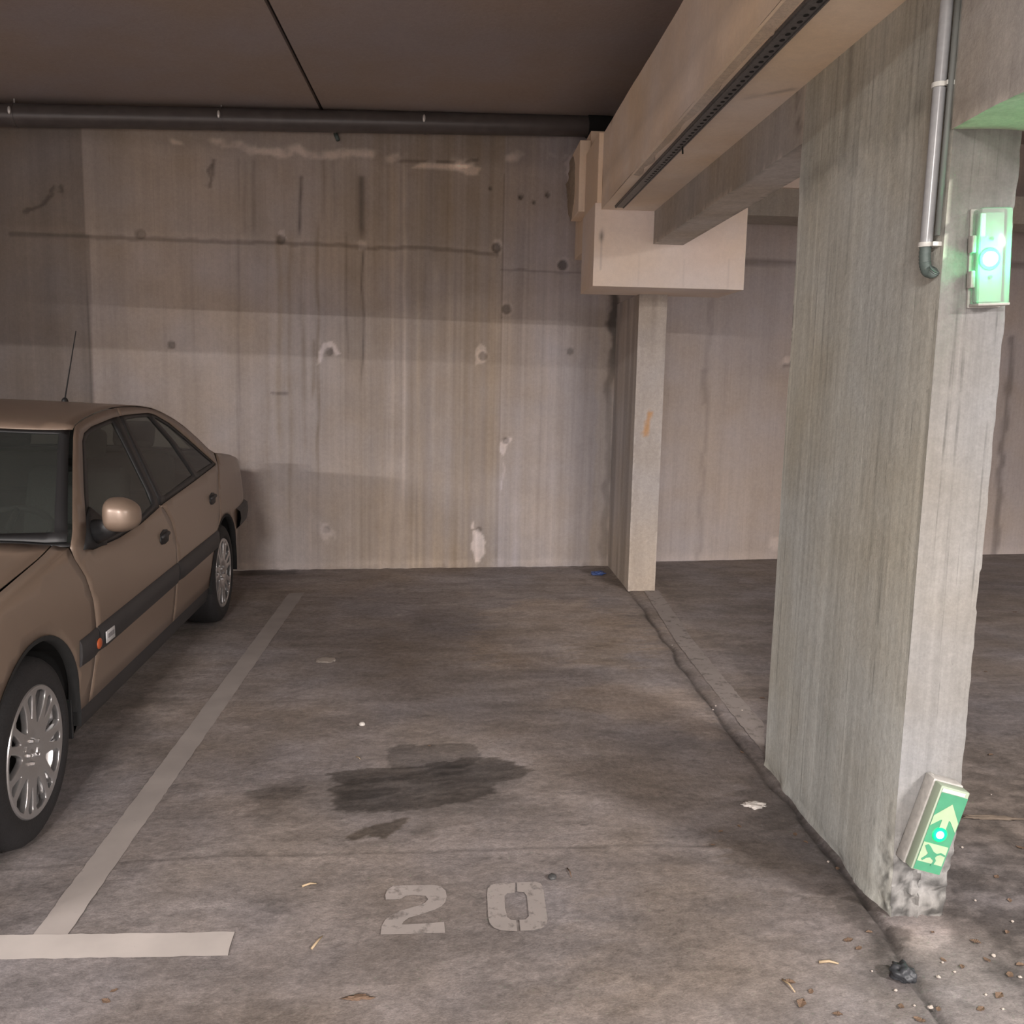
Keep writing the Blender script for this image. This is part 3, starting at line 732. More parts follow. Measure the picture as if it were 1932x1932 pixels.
# ---- next bay: dark beam standing in for the shaded band on the back wall and a second cream bearing
def g_t(P, k): t = lerp(.9, 1.1, fbm(P[:, 0] * 2, P[:, 2] * 4, seed=181)); return np.stack([t, t, t * .96], -1)
slab('trim_12', 1.95, 9, 7.55, 7.95, 2.872, 3.085, M_dark, .08, tint=g_t)
slab('trim_13', 2.4, 3.4, 7.52, 7.95, 3.086, 3.5, M_cream, .2)
# aisle beam over the entrance of the bays, behind and above the photographer
slab('trim_14', -9, BX0 - .01,   .85, 1.15, 2.72, 3.5, M_ceil, .5)
slab('trim_16', -2.3, -1.64, .3, .6, 0, 2.9, M_pillar, .1)  # unseen pillar, added to shade the left part of the back wall
slab('trim_15', 1.48, 9, .85, 1.15, 2.87, 3.5, M_ceil, .5)

# ================================================================== LAMPS in the aisle (fixtures + light)
for i, (loc, ln, pw) in enumerate(LAMPS):
    fx = empty('ceiling_lamp', (loc[0], loc[1], loc[2]), label=['fluorescent ceiling lamp over the aisle behind the bay', 'fluorescent ceiling lamp over the aisle behind the next bay', 'added fluorescent fill lamp far right over the aisle', 'added fluorescent fill lamp over the bays to the right', 'fluorescent ceiling lamp over the aisle far left of the bay'][i], cat='lamp', group='garage ceiling lamps')
    bm = bmesh.new(); box_bm(bm, -ln / 2 - .05, ln / 2 + .05, -.06, .06, .03, .10, .01)
    from_bm('lamp_body', bm, M_white_pl, fx)
    bm = bmesh.new(); tube_bm(bm, [(0, 0, .1), (0, 0, cz(loc[0]) - loc[2])], .012, 8)
    from_bm('hanging_rod', bm, M_white_pl, fx)
    bm = bmesh.new(); tube_bm(bm, [(-ln / 2, 0, .035), (ln / 2, 0, .035)], .013, 10)
    from_bm('lamp_tube', bm, M_tube, fx)
    tube_lamp('tube_light', (loc[0], loc[1], loc[2] + .0), ln, .08, pw, WARM)

# ================================================================== FLOOR MARKINGS
def strip(name, pts, mat, label, cat, z=.0022, rag=.0022, parent=None, group=None, seg=.03):
    """flat painted strip: polygon outline in world x, y with slightly ragged edges"""
    out = []
    n = len(pts)
    for i in range(n):
        a = Vector(pts[i]); b = Vector(pts[(i + 1) % n]); m = max(1, int((b - a).length / seg))
        for j in range(m):
            p = a.lerp(b, j / m)
            if j: p += Vector((random.uniform(-1, 1), random.uniform(-1, 1))) * rag
            out.append(p)
    r = delaunay_2d_cdt(out, [(i, (i + 1) % len(out)) for i in range(len(out))], [], 1, 1e-6)
    bm = bmesh.new()
    lo = [bm.verts.new((v.x, v.y, z)) for v in r[0]]
    for f in r[2]: bm.faces.new([lo[i] for i in f])
    bmesh.ops.recalc_face_normals(bm, faces=bm.faces)
    for f in bm.faces:
        if f.normal.z < 0: f.normal_flip()
    o = from_bm(name, bm, mat, parent)
    if label: tag(o, label, cat, group)
    return o
A = [fl(545, 1120), fl(575, 1118), fl(125, 1768), fl(60, 1768)]
strip('bay_line', A, M_line2, 'long white painted bay line on the floor beside the beige car', 'floor marking')
B = [(-4.6, 2.455), (fl(443, 1760)[0], fl(443, 1760)[1]), (fl(430, 1805)[0], fl(430, 1805)[1]), (-4.6, 2.340)]
strip('bay_line', B, M_line, 'short white painted cross line at the front end of the bay line', 'floor marking', z=.0034)
Cc = [fl(1215, 1115), fl(1242, 1113), fl(1302, 1200), fl(1362, 1275), fl(1440, 1365), fl(1444, 1425), fl(1395, 1365), fl(1330, 1282), fl(1275, 1210)]
strip('bay_line', Cc, M_faint, 'faint worn bay line along the floor joint between fin wall and thin wall', 'floor marking', rag=.004)

# number 20: stencilled digits, outlines measured on the floor
def stencil(name, outer, hole, label, cuts=(), group=None):
    def res(p, seg=.012):
        o = []
        for i in range(len(p)):
            a = Vector(p[i]); b = Vector(p[(i + 1) % len(p)]); m = max(1, int((b - a).length / seg))
            o += [a.lerp(b, j / m) for j in range(m)]
        return o
    def rnd(p, it=2):
        p = [Vector(q) for q in p]
        for _ in range(it):
            q = []
            for i in range(len(p)):
                a, b = p[i], p[(i + 1) % len(p)]; q += [a.lerp(b, .25), a.lerp(b, .75)]
            p = q
        return p
    pts = []; edges = []
    loops = [outer] + ([hole] if hole else [])
    for l in loops:
        s = len(pts); pts += l; edges += [(s + i, s + (i + 1) % len(l)) for i in range(len(l))]
    r = delaunay_2d_cdt([Vector(p) for p in pts], edges, [], 0, 1e-6)
    bm = bmesh.new(); vs = [bm.verts.new((v.x, v.y, .003)) for v in r[0]]
    for f in r[2]:
        c = sum((r[0][i] for i in f), Vector((0, 0))) / len(f)
        x = np.array([c.x]); y = np.array([c.y])
        if poly_sd(x, y, [tuple(q) for q in outer])[0] > 0: continue
        if hole and poly_sd(x, y, [tuple(q) for q in hole])[0] < 0: continue
        q = bm.faces.new([vs[i] for i in f])
        q.normal_update()
        if q.normal.z < 0: q.normal_flip()
    return bm
def px_poly(l): return [fl(*q) for q in l]
two = px_poly([(728, 1699), (727, 1690), (731, 1680), (742, 1673), (760, 1672), (820, 1671), (832, 1674), (841, 1682), (843, 1693), (840, 1704), (832, 1712), (820, 1718), (790, 1728), (772, 1733), (762, 1740), (758, 1746), (800, 1744), (838, 1741), (840, 1762), (800, 1763), (718, 1765), (720, 1750), (726, 1738), (738, 1728), (755, 1720), (790, 1710), (802, 1705), (808, 1698), (803, 1692), (780, 1690), (765, 1692), (757, 1697), (745, 1699)])
o = from_bm('digit_two', stencil('d', two, None, ''), M_digit); tag(o, 'worn white stencilled 2 painted on the floor left of the 0', 'floor number')
def zero_half(side):
    gx = (973, 977) if side < 0 else (978, 984)
    top_o = [(972, 1667), (940, 1668), (926, 1671), (920, 1678), (919, 1690), (921, 1730), (924, 1744), (932, 1752), (945, 1757), (976, 1759)]
    top_i = [(974, 1738), (964, 1737), (957, 1731), (953, 1715), (952, 1692), (957, 1687), (971, 1686)]
    ro = [(975, 1666), (1010, 1665), (1020, 1668), (1025, 1676), (1028, 1700), (1033, 1735), (1031, 1746), (1022, 1753), (1005, 1757), (982, 1758)]
    ri = [(980, 1737), (992, 1736), (998, 1730), (996, 1710), (994, 1692), (989, 1685), (976, 1684)]
    return px_poly(top_o + top_i) if side < 0 else px_poly(ro + ri)
bm = stencil('d', zero_half(-1), None, ''); b2 = stencil('d', zero_half(1), None, '')
me_ = bpy.data.meshes.new('t'); b2.to_mesh(me_); b2.free(); bm.from_mesh(me_)
o = from_bm('digit_zero', bm, M_digit); tag(o, 'white stencilled 0 with split top and bottom painted right of the 2', 'floor number')

# ================================================================== PIPES AND FITTINGS
# drain pipe under the ceiling
a = on_wall(-120, 214); b = on_wall(1150, 240)
PR = .078
pt = empty('drain_pipe', (0, 0, 0), label='long dark drain pipe running under the ceiling along the back wall', cat='pipe')
def pipe_pt(px, py):
    p = on_wall(px, py, WA - .14, WB); return Vector(p)
P0, P1 = pipe_pt(0, 217), pipe_pt(1112, 238)
dirp = (P1 - P0).normalized()
bm = bmesh.new(); tube_bm(bm, [P0 - dirp * 5.4, P1], PR, 28); from_bm('pipe_run', bm, M_drain, pt, angle=40)
bm = bmesh.new(); tube_bm(bm, [P1 - dirp * .02, P1 + dirp * .10, P1 + dirp * .16], [PR + .012, PR + .012, PR + .004], 28)
tube_bm(bm, [P1 + dirp * .1, P1 + dirp * .5], PR, 20)
from_bm('pipe_socket', bm, M_under, pt, angle=40)
for px, py in ((28, 214), (418, 222), (801, 231)):
    c = pipe_pt(px, py + 3); t = (c - P0).dot(dirp); c = P0 + dirp * t
    bm = bmesh.new(); tube_bm(bm, [c - dirp * .009, c + dirp * .009], PR + .004, 28)
    s_ = from_bm('pipe_strap', bm, M_drain, pt, angle=40)
    bm = bmesh.new()
    bmesh.ops.create_uvsphere(bm, u_segments=14, v_segments=8, radius=1, matrix=Matrix.Translation(c + Vector((0, -PR - .006, .012))) @ Matrix.Diagonal((.012, .012, .028, 1)))
    from_bm('strap_clasp', bm, M_strap, s_, smooth=True)
    bm = bmesh.new(); tube_bm(bm, [c + Vector((0, 0, PR)), (c.x, c.y, CZ)], .005, 6); from_bm('hanger_rod', bm, M_strap, s_)

# pipe stub poking out of the wall under the drain pipe
c = on_wall(636, 259)
bm = bmesh.new(); tube_bm(bm, [(c[0] - .03, c[1] + .05, c[2] + .06), (c[0], c[1] - .03, c[2]), (c[0] + .012, c[1] - .045, c[2] - .03)], .016, 10)
o = from_bm('cable_stub', bm, M_hose, smooth=True); tag(o, 'short dark cable end sticking out of the back wall below the drain pipe', 'cable')

# perforated steel channel in the beam
ch = empty('steel_channel', (0, 0, 0), label='perforated galvanised steel channel set lengthwise in the underside of the beige beam', cat='channel')
cx0, cx1 = BX0 + .055, BX0 + .10
cx0, cx1 = at(1160, 388, Z=BZ0)[0], at(1178, 388, Z=BZ0)[0]
y0c, y1c = 2.0, at(1168, 388, Z=BZ0)[1]
bm = bmesh.new()
box_bm(bm, cx0, cx1, y0c, y1c, BZ0 - .012, BZ0 + .004); from_bm('channel_body', bm, M_strip, ch)
bm = bmesh.new(); box_bm(bm, cx0 + .004, cx0 + .01, y0c, y1c, BZ0 - .017, BZ0 - .012); box_bm(bm, cx1 - .008, cx1 - .002, y0c, y1c, BZ0 - .017, BZ0 - .012)
from_bm('channel_lip', bm, M_strip, ch)
bm = bmesh.new(); yy = y0c + .02
while yy < 5.3:
    M = Matrix.Translation(((cx0 + cx1) / 2 + .006, yy, BZ0 - .0128))
    r = bmesh.ops.create_circle(bm, cap_ends=True, radius=1, segments=12, matrix=M @ Matrix.Diagonal((.0085, .013, 1, 1)))
    yy += .052
sl = from_bm('slot_row', bm, M_hole, ch); sl['kind'] = 'stuff'
bm = bmesh.new(); q = at(1287, 280, Z=BZ0 - .02); tube_bm(bm, [(q[0], q[1], BZ0), (q[0] + .004, q[1] + .0, BZ0 - .045)], .004, 6); from_bm('wire_end', bm, M_under, ch)

# vertical conduit on the thin wall
cn = empty('conduit_pipe', (0, 0, 0), label='grey plastic conduit pipe running down the thin wall beside the pillar edge', cat='pipe')
CX = 1.254
top = Vector(at(1790, -60, X=CX)); top.z = 2.9
q0 = Vector(at(1747, 462, X=CX)); q1 = Vector(at(1785, 20, X=CX))
dv = (q1 - q0)
topz = q0 + dv * ((2.65 - q0.z) / dv.z)
bm = bmesh.new(); tube_bm(bm, [q0, topz], .0165, 20); from_bm('pipe_tube', bm, M_pvc, cn, angle=40)
for px, py in ((1775, 160), (1748, 462)):
    c = Vector(at(px, py, X=CX)); t = (c - q0).z / dv.z; c = q0 + dv * t
    bm = bmesh.new(); tube_bm(bm, [c - Vector((0, 0, .006)), c + Vector((0, 0, .006))], .0205, 20)
    box_bm(bm, c.x + .002, XW0 + .01, c.y - .034, c.y - .012, c.z - .006, c.z + .005)
    from_bm('pipe_clip', bm, M_clip, cn, angle=40)
h = [q0 + Vector((0, 0, .01)), q0 + Vector((0, .002, -.025)), q0 + Vector((.001, -.001, -.050)), q0 + Vector((.004, -.010, -.070)), q0 + Vector((.012, -.024, -.076)), q0 + Vector((.016, -.032, -.066))]
bm = bmesh.new(); co_ = Vector((.012, -.034, 0)); tube_bm(bm, [q0 + co_ + Vector((0, 0, .02)), topz + co_], .0075, 10); from_bm('cable', bm, principled('dull grey cable sheath', (.15, .16, .15), .6), cn, smooth=True)
hh = []
for i in range(len(h) - 1):
    for k in range(6): hh.append(h[i].lerp(h[i + 1], k / 6))
rr = [.0145 + (.0016 if i % 2 else 0) for i in range(len(hh))]
bm = bmesh.new(); tube_bm(bm, hh, rr, 14); from_bm('hose_end', bm, M_hose, cn, angle=60)

# ---- upper emergency lamp on the pillar face (clear cover, green led)
def zc(px, py, Y): return at(px, py, Y=Y)
cxx = (1.343 + 1.452) / 2; 
lb = empty('emergency_light', (1.394, YP, 1.890), rot=(0, math.radians(-3.0), 0), label='upright clear plastic emergency light box with glowing green lamp high on the pillar', cat='light')
bm = bmesh.new(); box_bm(bm, -.046, .046, -.008, .0, -.128, .128, .003); from_bm('back_plate', bm, M_white_pl, lb, angle=40)
bm = bmesh.new(); box_bm(bm, -.034, .034, -.030, -.008, -.115, .115, .004); from_bm('diffuser', bm, M_diff, lb, angle=40)
bm = bmesh.new(); box_bm(bm, -.043, .043, -.055, -.009, -.124, .124, .008); from_bm('cover', bm, M_clear, lb, angle=40)
bm = bmesh.new()
for zz_ in (-.055, .035):
    b2 = bmesh.new(); box_bm(b2, -.054, -.042, -.035, -.012, zz_ - .022, zz_ + .022, .003); from_bm('side_catch', b2, M_white_pl, lb, angle=40)
bm.free()
bm = bmesh.new(); bmesh.ops.create_uvsphere(bm, u_segments=20, v_segments=12, radius=.019, matrix=Matrix.Translation((-.004, -.034, -.004))); from_bm('green_led', bm, M_led, lb, smooth=True)
for zz_ in (.047, -.050):
    bm = bmesh.new(); tube_bm(bm, [(-.001, -.030, zz_), (-.001, -.036, zz_)], .005, 12); from_bm('screw', bm, M_hose, lb)
bm = bmesh.new(); box_bm(bm, -.032, -.018, -.0312, -.030, .055, .112); from_bm('reflector_strip', bm, principled('white strip', (.9, .93, .9), .3), lb)

M_glow = emis('green led glow', (.0, .85, .16), .8)  # emissive disc imitating the halo around each green led
bm = bmesh.new(); tube_bm(bm, [(-.004, -.030, -.004), (-.004, -.033, -.004)], [.030, .027], 28); from_bm('led_glow_disc', bm, M_glow, lb, angle=40)
bm = bmesh.new(); box_bm(bm, -.043, .043, -.055, -.008, -.125, -.118, .002); from_bm('end_cap', bm, M_white_pl, lb, angle=40)
# ---- lower exit sign light, hanging crooked
sg_c = at(1760, 1560, Y=YP - .04)
sb = empty('exit_sign_light', (float(sg_c[0]) - .002, YP, float(sg_c[2]) + .010), rot=(0, math.radians(15.5), 0), label='crooked exit sign light box with green pictogram low on the pillar', cat='sign')
SW, SL, SD = .044, .128, .085
bm = bmesh.new(); box_bm(bm, -SW - .004, SW + .002, -.048, 0, -SL - .004, SL + .004, .006); from_bm('base_box', bm, M_white_pl, sb, angle=40)
bm = bmesh.new(); box_bm(bm, -SW, SW, -SD, -.048, -SL, SL, .004); from_bm('lamp_housing', bm, principled('pale green housing', (.30, .36, .27), .4), sb, angle=40)
FY = -SD - .0012
def flat(name, polys, mat, parent, y=FY):
    bm = bmesh.new()
    for p in polys:
        bm.faces.new([bm.verts.new((a, y, b_)) for a, b_ in p]); 
    bmesh.ops.recalc_face_normals(bm, faces=bm.faces)
    r = bmesh.ops.extrude_face_region(bm, geom=bm.faces[:]); bmesh.ops.translate(bm, vec=(0, -.0006, 0), verts=[v for v in r['geom'] if isinstance(v, bmesh.types.BMVert)])
    return from_bm(name, bm, mat, parent)
def rect(x0, x1, z0, z1): return [(x0, z0), (x1, z0), (x1, z1), (x0, z1)]
FX0, FX1 = -.038, .042
sign = flat('sign_face', [rect(FX0, FX1, -.124, .110)], M_green, sb)
flat('arrow_symbol', [[(-.037, .040), (.004, .084), (.040, .034), (.040, .006), (.016, .034), (.011, .036), (.011, -.005), (-.009, -.005), (-.009, .034), (-.014, .032), (-.037, .010)]], M_sign_w, sign, FY - .001)
flat('door_symbol', [rect(FX0 + .001, FX1 - .004, -.098, -.040)], M_sign_w, sign, FY - .001)
run = [[(-.030, -.050), (-.022, -.044), (-.012, -.050), (.000, -.062), (.012, -.066), (.022, -.060), (.037, -.064), (.037, -.069), (.022, -.066), (.013, -.072), (.010, -.078), (.016, -.086), (.011, -.104), (.005, -.103), (.009, -.088), (-.004, -.080), (-.014, -.084), (-.024, -.094), (-.028, -.089), (-.018, -.078), (-.014, -.070), (-.022, -.062)]]
flat('running_person_symbol', run, M_green, sign, FY - .002)
flat('top_strip', [rect(FX0, FX1 - .012, .112, .122)], principled('pale strip', (.6, .68, .6), .4), sb)
bm = bmesh.new(); bmesh.ops.create_uvsphere(bm, u_segments=20, v_segments=12, radius=.011, matrix=Matrix.Translation((.0, FY - .003, -.010)) @ Matrix.Diagonal((1, .5, 1, 1)))
from_bm('green_led', bm, M_led2, sb, smooth=True)
bm = bmesh.new(); tube_bm(bm, [(0, FY - .0005, -.010), (0, FY - .003, -.010)], [.022, .020], 28); from_bm('led_glow_disc', bm, M_glow, sb, angle=40)  # disc added for the glow around the sign led
# hanging nail/hook above the sign
c = at(1757, 1466, Y=YP - .01)
bm = bmesh.new(); bmesh.ops.create_uvsphere(bm, u_segments=12, v_segments=8, radius=1, matrix=Matrix.Translation(c) @ Matrix.Diagonal((.009, .02, .012, 1)))
o = from_bm('mounting_tab', bm, M_white_pl, smooth=True); tag(o, 'small pale plastic stub on the pillar above the crooked sign', 'mount')

# ================================================================== CAR
CARR = empty('car', (-1.339, 2.995, 0), rot=(0, 0, math.atan2(.0294, .9996)), label='beige metallic five door liftback car parked nose out beside the white bay line', cat='car')
# local frame: u -> +Y (rear), v -> -X (inward);  v = 0 is the visible flank
HW = .89
PF = [(-.97, .89), (-.955, .55), (-.91, .32), (-.84, .18), (-.74, .09), (-.60, .035), (-.42, .008), (-.2, .0)]
pf_u = [p[0] for p in PF]; pf_v = [p[1] for p in PF]
PRR = [(2.9, .0), (3.1, .002), (3.3, .008), (3.5, .022), (3.66, .05), (3.76, .11), (3.82, .22), (3.86, .42), (3.87, .89)]
pr_u = [p[0] for p in PRR]; pr_v = [p[1] for p in PRR]
def plan(u):
    if u < -.2: return float(np.interp(u, pf_u, pf_v))
    if u > 2.9: return float(np.interp(u, pr_u, pr_v))
    return 0.0
def vside(u, z):
    v = plan(u)
    v += .030 * ((z - .60) / .33) ** 2 if z < .93 else .030 + (z - .93) * .16 if z < .95 else .0332 + (z - .95) * .42
    return v
def C3(u, v, z, mir=False):
    if mir: v = 2 * HW - v
    return Vector((-v, u, z))
E_ = [(-.97, .62), (-.93, .665), (-.75, .725), (-.3, .825), (.1, .880), (.38, .918), (.50, 1.018), (.62, 1.110), (.75, 1.212), (.83, 1.270), (.91, 1.322), (1.05, 1.347), (1.22, 1.366), (1.45, 1.380), (1.61, 1.381), (1.85, 1.375), (2.05, 1.358), (2.2, 1.330), (2.36, 1.288), (2.51, 1.236), (2.68, 1.156), (2.82, 1.078), (2.92, 1.050), (3.1, 1.032), (3.3, 1.008), (3.5, .972), (3.74, .915), (3.87, .82)]
C_ = [(-.97, .66), (-.90, .72), (-.6, .82), (-.1, .885), (.20, .922), (.26, .936), (.40, 1.065), (.55, 1.22), (.68, 1.325), (.76, 1.345), (.9, 1.376), (1.1, 1.390), (1.5, 1.402), (1.9, 1.394), (2.15, 1.375), (2.3, 1.345), (2.5, 1.28), (2.7, 1.18), (2.88, 1.095), (2.95, 1.08), (3.2, 1.06), (3.55, 1.035), (3.77, .98), (3.87, .90)]
def E(u): return float(np.interp(u, [a[0] for a in E_], [a[1] for a in E_]))
def Cn(u): return float(np.interp(u, [a[0] for a in C_], [a[1] for a in C_]))
def top(u, T_):
    """T_ metres across from left edge 0..2HW"""
    mir = T_ > HW
    t = (T_ if not mir else 2 * HW - T_) / HW
    ze = E(u); zc_ = Cn(u); ve = vside(u, ze)
    z = ze + (zc_ - ze) * (1 - (1 - t) ** 1.35)
    v = ve + (HW - ve) * t
    return C3(u, v, z, mir)
def resample(poly, step, closed=True):
    o = []
    n = len(poly)
    for i in range(n if closed else n - 1):
        a = Vector(poly[i]); b = Vector(poly[(i + 1) % n]); m = max(1, int(math.ceil((b - a).length / step)))
        o += [a.lerp(b, j / m) for j in range(m)]
    return o
def sheet(outer, holes, step, fn):
    loops = [resample(outer, step)] + [resample(h, step) for h in holes]
    pts = []; edges = []
    for l in loops:
        s = len(pts); pts += l; edges += [(s + i, s + (i + 1) % len(l)) for i in range(len(l))]
    ox = np.array([p.x for p in pts]); oy = np.array([p.y for p in pts])
    gx, gy = np.meshgrid(np.arange(ox.min(), ox.max(), step), np.arange(oy.min(), oy.max(), step), indexing='ij')
    gx = gx.ravel() + step * .37; gy = gy.ravel() + step * .41
    sd = poly_sd(gx, gy, [tuple(q) for q in loops[0]]); ok = sd < -step * .45
    for l in loops[1:]: ok &= poly_sd(gx, gy, [tuple(q) for q in l]) > step * .45
    pts += [Vector((a, b)) for a, b in zip(gx[ok], gy[ok])]
    r = delaunay_2d_cdt(pts, edges, [], 0, 1e-7)
    V2 = r[0]
    cen = np.array([[sum(V2[i].x for i in f) / len(f), sum(V2[i].y for i in f) / len(f)] for f in r[2]])
    inside = poly_sd(cen[:, 0], cen[:, 1], [tuple(q) for q in loops[0]]) < 0
    for l in loops[1:]: inside &= poly_sd(cen[:, 0], cen[:, 1], [tuple(q) for q in l]) > 0
    bm = bmesh.new(); vs = [bm.verts.new(fn(v.x, v.y)) for v in V2]
    for f, k in zip(r[2], inside):
        if k:
            try: bm.faces.new([vs[i] for i in f])
            except ValueError: pass
    bmesh.ops.delete(bm, geom=[v for v in bm.verts if not v.link_faces], context='VERTS')
    return bm
def panel(name, bm, mat, parent, thick=.004, outward=None, bev=.0):
    """orient normals towards 'outward' and thicken inward"""
    bmesh.ops.recalc_face_normals(bm, faces=bm.faces)
    c = sum((f.normal * f.calc_area() for f in bm.faces), Vector())
    if outward is not None and c.dot(outward) < 0:
        for f in bm.faces: f.normal_flip()
    o = from_bm(name, bm, mat, parent, smooth=True)
    if thick:
        s = o.modifiers.new('s', 'SOLIDIFY'); s.thickness = thick; s.offset = -1; s.use_even_offset = False
    return o
def arc(cu, cz, r, a0, a1, n=22): return [(cu + r * math.cos(math.radians(a0 + (a1 - a0) * i / n)), cz + r * math.sin(math.radians(a0 + (a1 - a0) * i / n))) for i in range(n + 1)]
G = .004
ARF = (0, .31, .372); ARR = (2.82, .31, .365)
DLO = [(.505, .888), (.72, 1.085), (.93, 1.258), (.99, 1.288), (1.10, 1.308), (1.42, 1.333), (1.60, 1.338), (1.97, 1.334), (2.06, 1.322), (2.25, 1.268), (2.45, 1.180), (2.65, 1.080), (2.83, .992), (2.80, .985), (2.36, .958), (1.59, .912), (1.19, .872), (.9, .862), (.6, .868)]
def clip_u(poly, u0, lo):
    out = []
    n = len(poly)
    for i in range(n):
        a, b = poly[i], poly[(i + 1) % n]
        ia = (a[0] < u0) if lo else (a[0] > u0); ib = (b[0] < u0) if lo else (b[0] > u0)
        if ia: out.append(a)
        if ia != ib:
            t = (u0 - a[0]) / (b[0] - a[0]); out.append((u0, a[1] + (b[1] - a[1]) * t))
    return out
UB = 1.52
DF = clip_u(DLO, UB - G, True); DR = clip_u(DLO, UB + G, False)
seamF = [(.39, .915), (.405, .87), (.475, .79), (.520, .69), (.535, .59), (.53, .48), (.505, .38), (.49, .30)]
seamM = [(1.52, 1.366), (1.52, .915), (1.585, .88), (1.655, .815), (1.695, .72), (1.70, .60), (1.675, .45), (1.665, .30)]
seamR = [(2.905, 1.02), (2.86, .985), (2.775, .925), (2.725, .84), (2.700, .72), (2.64, .645)]
def off(p, du): return [(a + du, b) for a, b in p]
front_door = off(seamF, G) + [(1.66, .30)] + off(seamM, -G)[::-1][1:]
tops = [(u, E(u) - .010) for u in (1.51, 1.4, 1.25, 1.1, 1.0, .91, .83, .75, .62, .50)]
front_door = off(seamF, G) + [(1.66, .30)] + off(seamM, -G)[::-1][1:-1] + [(u, E(u) - .007) for u in (1.516, 1.4, 1.25, 1.1, 1.0, .93)] + [(.86, 1.275), (.76, 1.20), (.64, 1.108), (.52, 1.015)]
ar = arc(ARR[0], ARR[1], ARR[2], 182, 118, 14)
rear_door = off(seamM, G)[::-1][:-1] + [(1.524, E(1.52) - .007)] + [(u, E(u) - .007) for u in (1.6, 1.8, 2.0, 2.1, 2.25, 2.4, 2.55, 2.7, 2.82, 2.89)] + off(seamR, -G)[1:] + ar[::-1] + [(ar[0][0], .30)]
door_holes = {'f': [DF], 'r': [DR]}
fr = arc(ARF[0], ARF[1], ARF[2], 178, 2, 34)
fender = seamF[:0] + [(-.90, .60), (-.93, .655)] + [(u, E(u) - .001) for u in (-.75, -.5, -.3, -.1, .1, .25, .375)] + off(seamF, -G)[1:] + [(.40, .30)] + fr[::-1][:1] + fr[::-1][1:] + [(-.40, .30), (-.44, .42), (-.70, .50), (-.88, .53)]
rr_ = arc(ARR[0], ARR[1], ARR[2], 117, 2, 24)
quarter = [(2.93, E(2.93) - .001), (3.1, E(3.1) - .001), (3.3, E(3.3) - .001), (3.5, E(3.5) - .001), (3.7, .922), (3.78, .87), (3.79, .66), (3.4, .66), (3.22, .60)] + rr_[::-1] + off(seamR, G)[::-1]
glassF = [(.57, .905), (.97, 1.252), (1.03, 1.275), (1.11, 1.288), (1.40, 1.312), (1.415, 1.2), (1.43, .93), (1.19, .895), (.9, .885), (.7, .888)]
glassR = [(1.585, 1.318), (1.80, 1.320), (1.955, 1.315), (2.13, 1.175), (2.262, .984), (1.60, .942)]
glassQ = [(2.03, 1.308), (2.08, 1.302), (2.24, 1.250), (2.43, 1.165), (2.62, 1.075), (2.775, 1.002), (2.345, .985), (2.215, 1.165)]
def inset(fn, d): return lambda a, b: fn(a, b, d)
rubpt = lambda lst: lst
